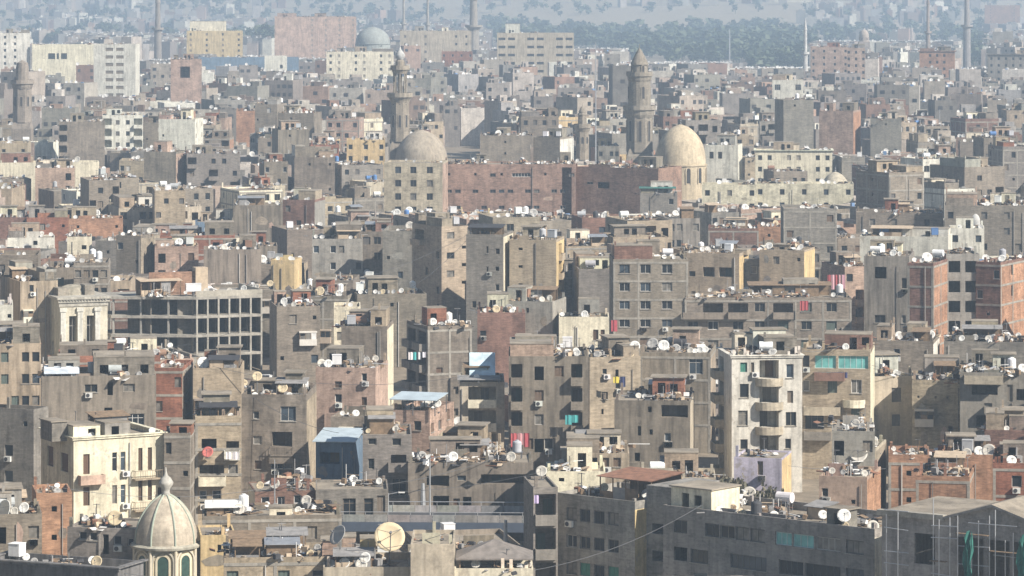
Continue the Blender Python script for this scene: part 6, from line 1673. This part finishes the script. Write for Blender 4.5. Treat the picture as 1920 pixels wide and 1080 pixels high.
for (x, y_, z), r_ in FARDISH:
    az = R.uniform(-.5, .3); el = radians(R.uniform(18, 38))
    M_ = Matrix.Translation((x, y_, z + r_ + .3)) @ Matrix.Rotation(az, 4, 'Z') @ Matrix.Rotation(pi / 2 - el, 4, 'X')
    k = len(fd.v)
    fd.v += [tuple(M_ @ Vector((r_ * cos(2 * pi * i / n), r_ * sin(2 * pi * i / n), r_ * .22))) for i in range(n)] + [tuple(M_ @ Vector((0, 0, 0)))]
    for i in range(n): fd.f.append((k + n, k + i, k + (i + 1) % n)); fd.m.append(0)
    fd.box(x - .04, y_ - .04, z, x + .04, y_ + .04, z + r_ + .3, 1, 'bt')
ob('distant_dishes', fd.mesh('distant_dishes', [plain('dusty_dish', (.60, .585, .55), .7, 0, .4, .02), M_IRON]), kind='stuff', label='countless tiny white satellite dishes over the farther roofs', cat='satellite dishes')

# water tanks
def tank_meshes():
    out = []
    m = MB(); m.lathe([(.5, 0), (.52, .1), (.52, 1.0), (.46, 1.15), (.2, 1.25), (.2, 1.32)], 16); out.append(('upright', m))
    m = MB(); m.tube((-.8, 0, .55), (.8, 0, .55), .5, 14); m.box(-.6, -.35, 0, -.45, .35, .2); m.box(.45, -.35, 0, .6, .35, .2); out.append(('lying', m))
    m = MB(); m.box(-.6, -.6, .0, .6, .6, 1.15); m.box(-.64, -.64, 1.15, .64, .64, 1.2); out.append(('square', m))
    return [(n_, m.mesh('tank_body', [M_PT])) for n_, m in out]
TM = tank_meshes()
m = MB()
for x, y_ in ((-.5, -.5), (.5, -.5), (.5, .5), (-.5, .5)): m.box(x - .05, y_ - .05, 0, x + .05, y_ + .05, .7)
m.box(-.65, -.65, .7, .65, .65, .76)
TSTAND = m.mesh('tank_stand', [M_IRON])
TC = dict(white=(.76, .76, .74), grey=(.40, .41, .42), blue=(.09, .2, .42), black=(.05, .05, .055), rusty=(.3, .17, .11))
tc = []
for b, u, v in TANKS:
    p = b.W(u, v, b.rz); px, py = proj(*p)
    if -5 < px < 1925 and -5 < py < 1090: tc.append((FP / p.y, b, u, v, p))
tc.sort(key=lambda t: -t[0])
for s, b, u, v, p in tc[:280]:
    cn = R.choices(list(TC), [6, 3, 1, 1, 1.2])[0]
    nm, me = R.choice(TM)
    lab = uniq([f"{q} {cn} {nm} water tank, {where(b, u, v)} on {b.short}" for q in ('', 'second', 'third', 'fourth')])
    if not lab: continue
    o = ob('water_tank', None, loc=p, rot=b.yaw + R.uniform(-.2, .2), label=lab, cat='water tank', group='water tanks on the roofs')
    ob('tank_body', me, o, (0, 0, .762), col=jit(TC[cn], .1)); ob('tank_stand', TSTAND, o)

# air conditioners
m = MB(); m.box(0, -.42, 0, .85, -.08, .6); AB = m.mesh('casing', [M_PT])
m = MB(); m.tube((.3, -.45, .3), (.3, -.42, .3), .23, 12); AF = m.mesh('fan_grille', [M_DARK])
m = MB(); m.box(.1, -.4, -.06, .16, 0, -.001); m.box(.7, -.4, -.06, .76, 0, -.001); AK = m.mesh('bracket', [M_IRON])
for k, (b, u, z) in enumerate(ACS):
    lvl = 'top floor' if z > b.rz - 3 else 'second floor from the top,' if z > b.rz - 6 else 'lower floor'
    lab = uniq([f"{q} pale air conditioner under a {lvl} window of {b.short}" for q in ('', 'second', 'third', 'fourth')])
    if not lab: continue
    o = ob('air_conditioner', None, loc=b.W(u, 0, z), rot=b.yaw, label=lab, cat='air conditioner', group='air conditioners on the walls')
    ob('casing', AB, o, col=jit((.62, .61, .57), .1)); ob('fan_grille', AF, o); ob('bracket', AK, o)

# laundry
def laundry(short, x0, y0, x1, y1, cols, lab):
    b = by_short[short]
    if short in ('long grey office',): return

    d = b.Y - 1.2
    s = FP / d
    a = P(x0, y0, d); c = P(x1, y0, d)
    USED.add(lab)
    o = ob('laundry_line', None, loc=a, label=lab, cat='laundry')
    L = c.x - a.x; hh = (y1 - y0) / s
    m = MB(); m.tube((-.1, 0, 0), (L + .1, 0, 0), .015, 5); ob('line', m.mesh('line', [M_IRON]), o)
    n = max(1, int(L / .6))
    for i in range(n):
        m = MB(); w_ = L / n * R.uniform(.75, .97); h_ = hh * R.uniform(.6, 1)
        for j in range(4):
            for q in range(3):
                f = lambda j, q: (w_ * j / 4, .05 * sin(j * 2.1 + i), -h_ * q / 3)
                m.q(f(j, q + 1), f(j + 1, q + 1), f(j + 1, q), f(j, q))
        ob('cloth', m.mesh('cloth', [M_PT]), o, (L * i / n, 0, 0), col=jit(R.choice(cols), .15))
RED, WH, BLU, TEA, YEL, LIL, NAV = (.42, .08, .09), (.75, .74, .72), (.1, .2, .4), (.08, .42, .42), (.65, .5, .08), (.5, .4, .62), (.04, .05, .14)
laundry('arched window flats', 958, 812, 994, 845, [RED, RED, (.6, .3, .3)], 'red and white cloths hung on the arched window flats')
laundry('arched window flats', 1060, 778, 1085, 800, [TEA, TEA, BLU], 'teal cloths on a right end balcony of the arched window flats')
laundry('arched window flats', 1095, 808, 1125, 838, [WH, WH], 'white sheets hung by the right foot of the arched window flats')
laundry('sunlit tan wall block', 1150, 706, 1175, 726, [YEL, NAV], 'yellow and dark clothes on the sunlit tan wall')
laundry('turquoise glazed flats', 1528, 698, 1590, 714, [NAV, TEA, NAV], 'dark clothes hung below the turquoise glazing')
laundry('office side balconies', 1002, 928, 1012, 950, [LIL, NAV], 'lilac cloth hung on the narrow flats by the office')
laundry('shaded brick pair', 1552, 515, 1586, 545, [RED, (.6, .35, .4), WH], 'red and pink cloths on the shaded brick pair')
laundry('red-dish balcony flats', 424, 847, 448, 864, [WH, WH], 'white sheet drying on the balcony flats')
laundry('green balcony corner block', 766, 660, 800, 676, [WH, TEA], 'white and teal sheets on the corner block side')
laundry('five-row window block', 1146, 600, 1160, 632, [RED, RED], 'red cloths hung at the left end of the five-row block')
laundry('long grey window block', 1500, 564, 1516, 584, [RED, WH], 'small red and white cloth on the long grey block')

# sagging cables between roofs
CB = [b for b in BUILT if b.s > 11 and b.w > 3 and b.Y > 345 and hasattr(b, 'x0')]
nc_ = 0
for i in range(400):
    b1, b2 = R.choice(CB), R.choice(CB)
    p, q = b1.W(R.uniform(.3, b1.w), .3, b1.rz + R.uniform(.2, 1.6)), b2.W(R.uniform(.3, b2.w), .3, b2.rz + R.uniform(.2, 1.6))
    L = (p - q).length
    if b1 is b2 or not 12 < L < 34 or abs(p.y - q.y) > 14 or nc_ >= 26: continue
    lab = uniq([f'thin dark cable sagging from {b1.short} to {b2.short}'])
    if not lab: continue
    m = MB(); prev = Vector((0, 0, 0))
    for k in range(1, 13):
        t = k / 12; nx = (q - p) * t - Vector((0, 0, L * .05 * 4 * t * (1 - t)))
        m.tube(prev, nx, .03, 4, cap=False); prev = nx
    ob('cable', m.mesh('cable', [M_IRON]), None, p, label=lab, cat='cable', group='cables strung between roofs')
    nc_ += 1

# ------------------------------------------------------------------ trees
def crown_mesh(seed, n=420, leaf=.55):
    r_ = random.Random(seed)
    m = MB()
    lobes = [(r_.gauss(0, .42), r_.gauss(0, .42), r_.uniform(.45, 1.05), r_.uniform(.32, .5)) for k in range(9)]
    for k in range(n):
        lx, ly, lz, lr = r_.choice(lobes)
        v = Vector((r_.gauss(0, 1), r_.gauss(0, 1), r_.gauss(0, 1))).normalized() * lr * r_.uniform(.6, 1.05)
        c = Vector((lx + v.x, ly + v.y, lz + v.z * .8))
        q = Matrix.Translation(c) @ Matrix.Rotation(r_.uniform(0, 6), 4, 'Z') @ Matrix.Rotation(r_.uniform(-1.2, 1.2), 4, 'X')
        a = leaf * .17 * r_.uniform(.6, 1.3)
        m.poly([tuple(q @ Vector(p)) for p in ((-a, -a * .6, 0), (0, -a, .02), (a, -a * .5, 0), (a * .8, a * .7, .03), (-a * .5, a, 0))])
    return m.mesh('crown', [M_LEAF])
CROWNS = [crown_mesh(i, 700) for i in range(5)]
def trunk_mesh(seed):
    r_ = random.Random(seed)
    m = MB(); m.tube((0, 0, 0), (.03, 0, .55), .06, 8, r2=.045)
    for k in range(5):
        a = k * 1.26 + r_.uniform(-.3, .3)
        m.tube((.03, 0, .4 + .04 * k), (.38 * cos(a), .38 * sin(a), .8 + r_.uniform(-.1, .15)), .03, 6, r2=.012)
    return m.mesh('trunk', [M_BARK])
M_DRYLEAF = leaf_material('dusty_foliage', (.09, .085, .05), (.17, .15, .105))
CROWN_DRY = CROWNS[1].copy(); CROWN_DRY.materials[0] = M_DRYLEAF
TRUNKS = [trunk_mesh(i) for i in range(3)]
def tree(px, ybase, wpx, hpx, lab, d=None):
    d = d or FP * CAMH / (ybase - YH)
    s = FP / d
    p = P(px, ybase, d)
    rw, hh = wpx / s, hpx / s
    o = ob('tree', None, loc=(p.x, d, max(0, p.z)), rot=R.uniform(0, 6), label=lab, cat='tree', group='trees among the far houses')
    sc_ = (rw / 1.5, rw / 1.5, hh / 1.4)
    ob('crown', R.choice(CROWNS), o, scale=sc_); ob('trunk', R.choice(TRUNKS), o, scale=sc_)
def tl(*c):
    return uniq(list(c)) or c[0]
TS = []
for px, yb_, w_, h_, lab in ((438, 108, 34, 26, 'round dark tree at the left end of the grove by the depot'), (462, 100, 50, 58, 'broad dark tree in the grove left of the pink palace'), (492, 106, 54, 66, 'tallest dark tree of the grove left of the pink palace'), (520, 108, 46, 50, 'dense tree against the pink palace corner'),
                          (548, 112, 34, 28, 'small tree at the foot of the pink palace'), (586, 114, 56, 34, 'wide bushy tree below the pink palace right half'), (308, 114, 40, 36, 'round tree right of the white school'), (216, 188, 54, 58, 'big dark tree in front of the white school'), (232, 178, 34, 40, 'smaller tree at the white school corner'),
                          (108, 88, 36, 34, 'dark tree behind the cream school'), (78, 88, 28, 22, 'small tree left of the dark tree behind the cream school'), (70, 165, 30, 40, 'tree beside the square based minaret'), (1147, 36, 34, 26, 'lone round tree on the pale far plain'), (930, 58, 40, 32, 'round tree left of the roof tower school'),
                          (168, 118, 20, 30, 'tree between the two school wings'), (690, 88, 60, 24, 'low tree row by the green dome'), (725, 50, 30, 26, 'hazy tree near the thin minarets'), (640, 60, 20, 20, 'hazy tree right of the pink palace'), (780, 60, 40, 24, 'tree behind the left long school'), (205, 72, 40, 32, 'tree near the far brown minaret'), (1480, 150, 20, 20, 'bush on the white square house side')):
    TS.append((px, yb_))
    tree(px, yb_, w_, h_, tl(lab))
# thicket by the lilac house
lb = by_short['lilac house']
for k, (px, yb_, w_, h_) in enumerate(((1352, 940, 44, 46), (1384, 944, 50, 56), (1412, 946, 52, 38), (1450, 944, 50, 42), (1366, 918, 40, 34))):
    o = lb.Y - 3 - k * .4
    s = FP / o; p = P(px, yb_, o)
    q = ob('thicket_bush', None, loc=(p.x, o, 0), rot=k, label=tl(['leftmost dusty bush of the thicket below the lilac house', 'tall dusty bush in front of the lilac house left end', 'low dusty bush below the lilac house door', 'dusty bush at the right end of the thicket', 'dusty bush close against the sandy roof houses'][k]), cat='bush', group='dusty thicket by the lilac house')
    sc_ = (w_ / s / 1.5, w_ / s / 1.5, (CAMH - (yb_ - h_ - YH) / s) / 1.4)
    ob('crown', CROWN_DRY, q, scale=sc_); ob('trunk', TRUNKS[k % 3], q, scale=sc_)
# far woods: one mass
wd = MB()
r_ = random.Random(9)
def wood_tree(x, y_, rw, hh):
    n = 70
    zo = hillz(x, y_) - .3
    lob = [(r_.gauss(0, .3), r_.gauss(0, .3), r_.uniform(.4, .85), r_.uniform(.25, .45)) for k in range(6)]
    for k in range(n):
        lx, ly, lz, lr = r_.choice(lob)
        v = Vector((r_.gauss(0, 1), r_.gauss(0, 1), r_.gauss(0, 1))).normalized() * lr * r_.uniform(.7, 1.05)
        a = r_.uniform(.16, .3)
        q = Matrix.Translation((x + (lx + v.x) * rw, y_ + (ly + v.y) * rw, (lz + v.z * .7) * hh + zo)) @ Matrix.Rotation(r_.uniform(0, 6), 4, 'Z') @ Matrix.Rotation(r_.uniform(-1.3, 1.3), 4, 'X')
        a *= rw
        wd.poly([tuple(q @ Vector(p)) for p in ((-a, -a * .6, 0), (a, -a * .5, 0), (a * .8, a * .7, .05 * a), (-a * .5, a, 0))])
    wd.tube((x, y_, zo), (x, y_, zo + hh * .5), .35, 5)
def wood_strip(xa, xb, ya, yb_, n, hmin=8, hmax=15):
    for k in range(n):
        px, py = r_.uniform(xa, xb), r_.uniform(ya, yb_)
        d = min(5600, FP * CAMH / (py - YH))
        hh = r_.uniform(hmin, hmax)
        wood_tree((px - 960) / FP * d, d, hh * r_.uniform(.55, .8), hh)
wood_strip(915, 1500, 62, 100, 230, 9, 17)
wood_strip(1180, 1400, 80, 122, 120, 9, 15)
wood_strip(1385, 1520, 80, 134, 130, 9, 15)
wood_strip(1800, 1850, 60, 132, 60, 9, 15)
wood_strip(1500, 1800, 55, 84, 110, 8, 15)
wood_strip(0, 900, 18, 78, 330, 7, 13); wood_strip(900, 1920, 36, 56, 130, 7, 12); wood_strip(150, 700, 40, 60, 120, 8, 14); wood_strip(650, 1000, 55, 95, 60, 8, 13)
wood_strip(640, 900, 50, 78, 50, 8, 12)
ob('far_woods', wd.mesh('far_woods', [M_LEAF]), kind='stuff', label='dark band of woods beyond the city', cat='woods')

# pale slopes beyond the woods
hb = MB()
N_ = 70
def hp(i, j):
    x, y_ = -3500 + 7000 * i / N_, 3800 + 200 * j
    z = hillz(x, y_)
    return (x, y_, z - (.4 if z < .3 else 0))
for i in range(N_):
    for j in range(36):
        hb.q(hp(i, j), hp(i + 1, j), hp(i + 1, j + 1), hp(i, j + 1))
ob('hill', hb.mesh('hill', [wall_material('dry_slope', fixed=(.40, .325, .225), course=0, blotch=.5, streak=0)], True), kind='structure')

# haze
top = 215.0
hz = MB(); hz.box(-17000, -17000, -3.0, 17000, 17000, top)
me = hz.mesh('haze', [])
mh = bpy.data.materials.new('haze'); mh.use_nodes = True
nt = mh.node_tree; nt.nodes.clear()
out = nt.nodes.new('ShaderNodeOutputMaterial'); pv_ = nt.nodes.new('ShaderNodeVolumePrincipled')
pv_.inputs['Color'].default_value = (.62, .80, 1.0, 1)
pv_.inputs['Density'].default_value = HAZE_DENSITY
pv_.inputs['Anisotropy'].default_value = .2
nt.links.new(pv_.outputs[0], out.inputs['Volume'])
me.materials.append(mh)
ob('haze', me, kind='stuff')
print('objects', len(bpy.data.objects))
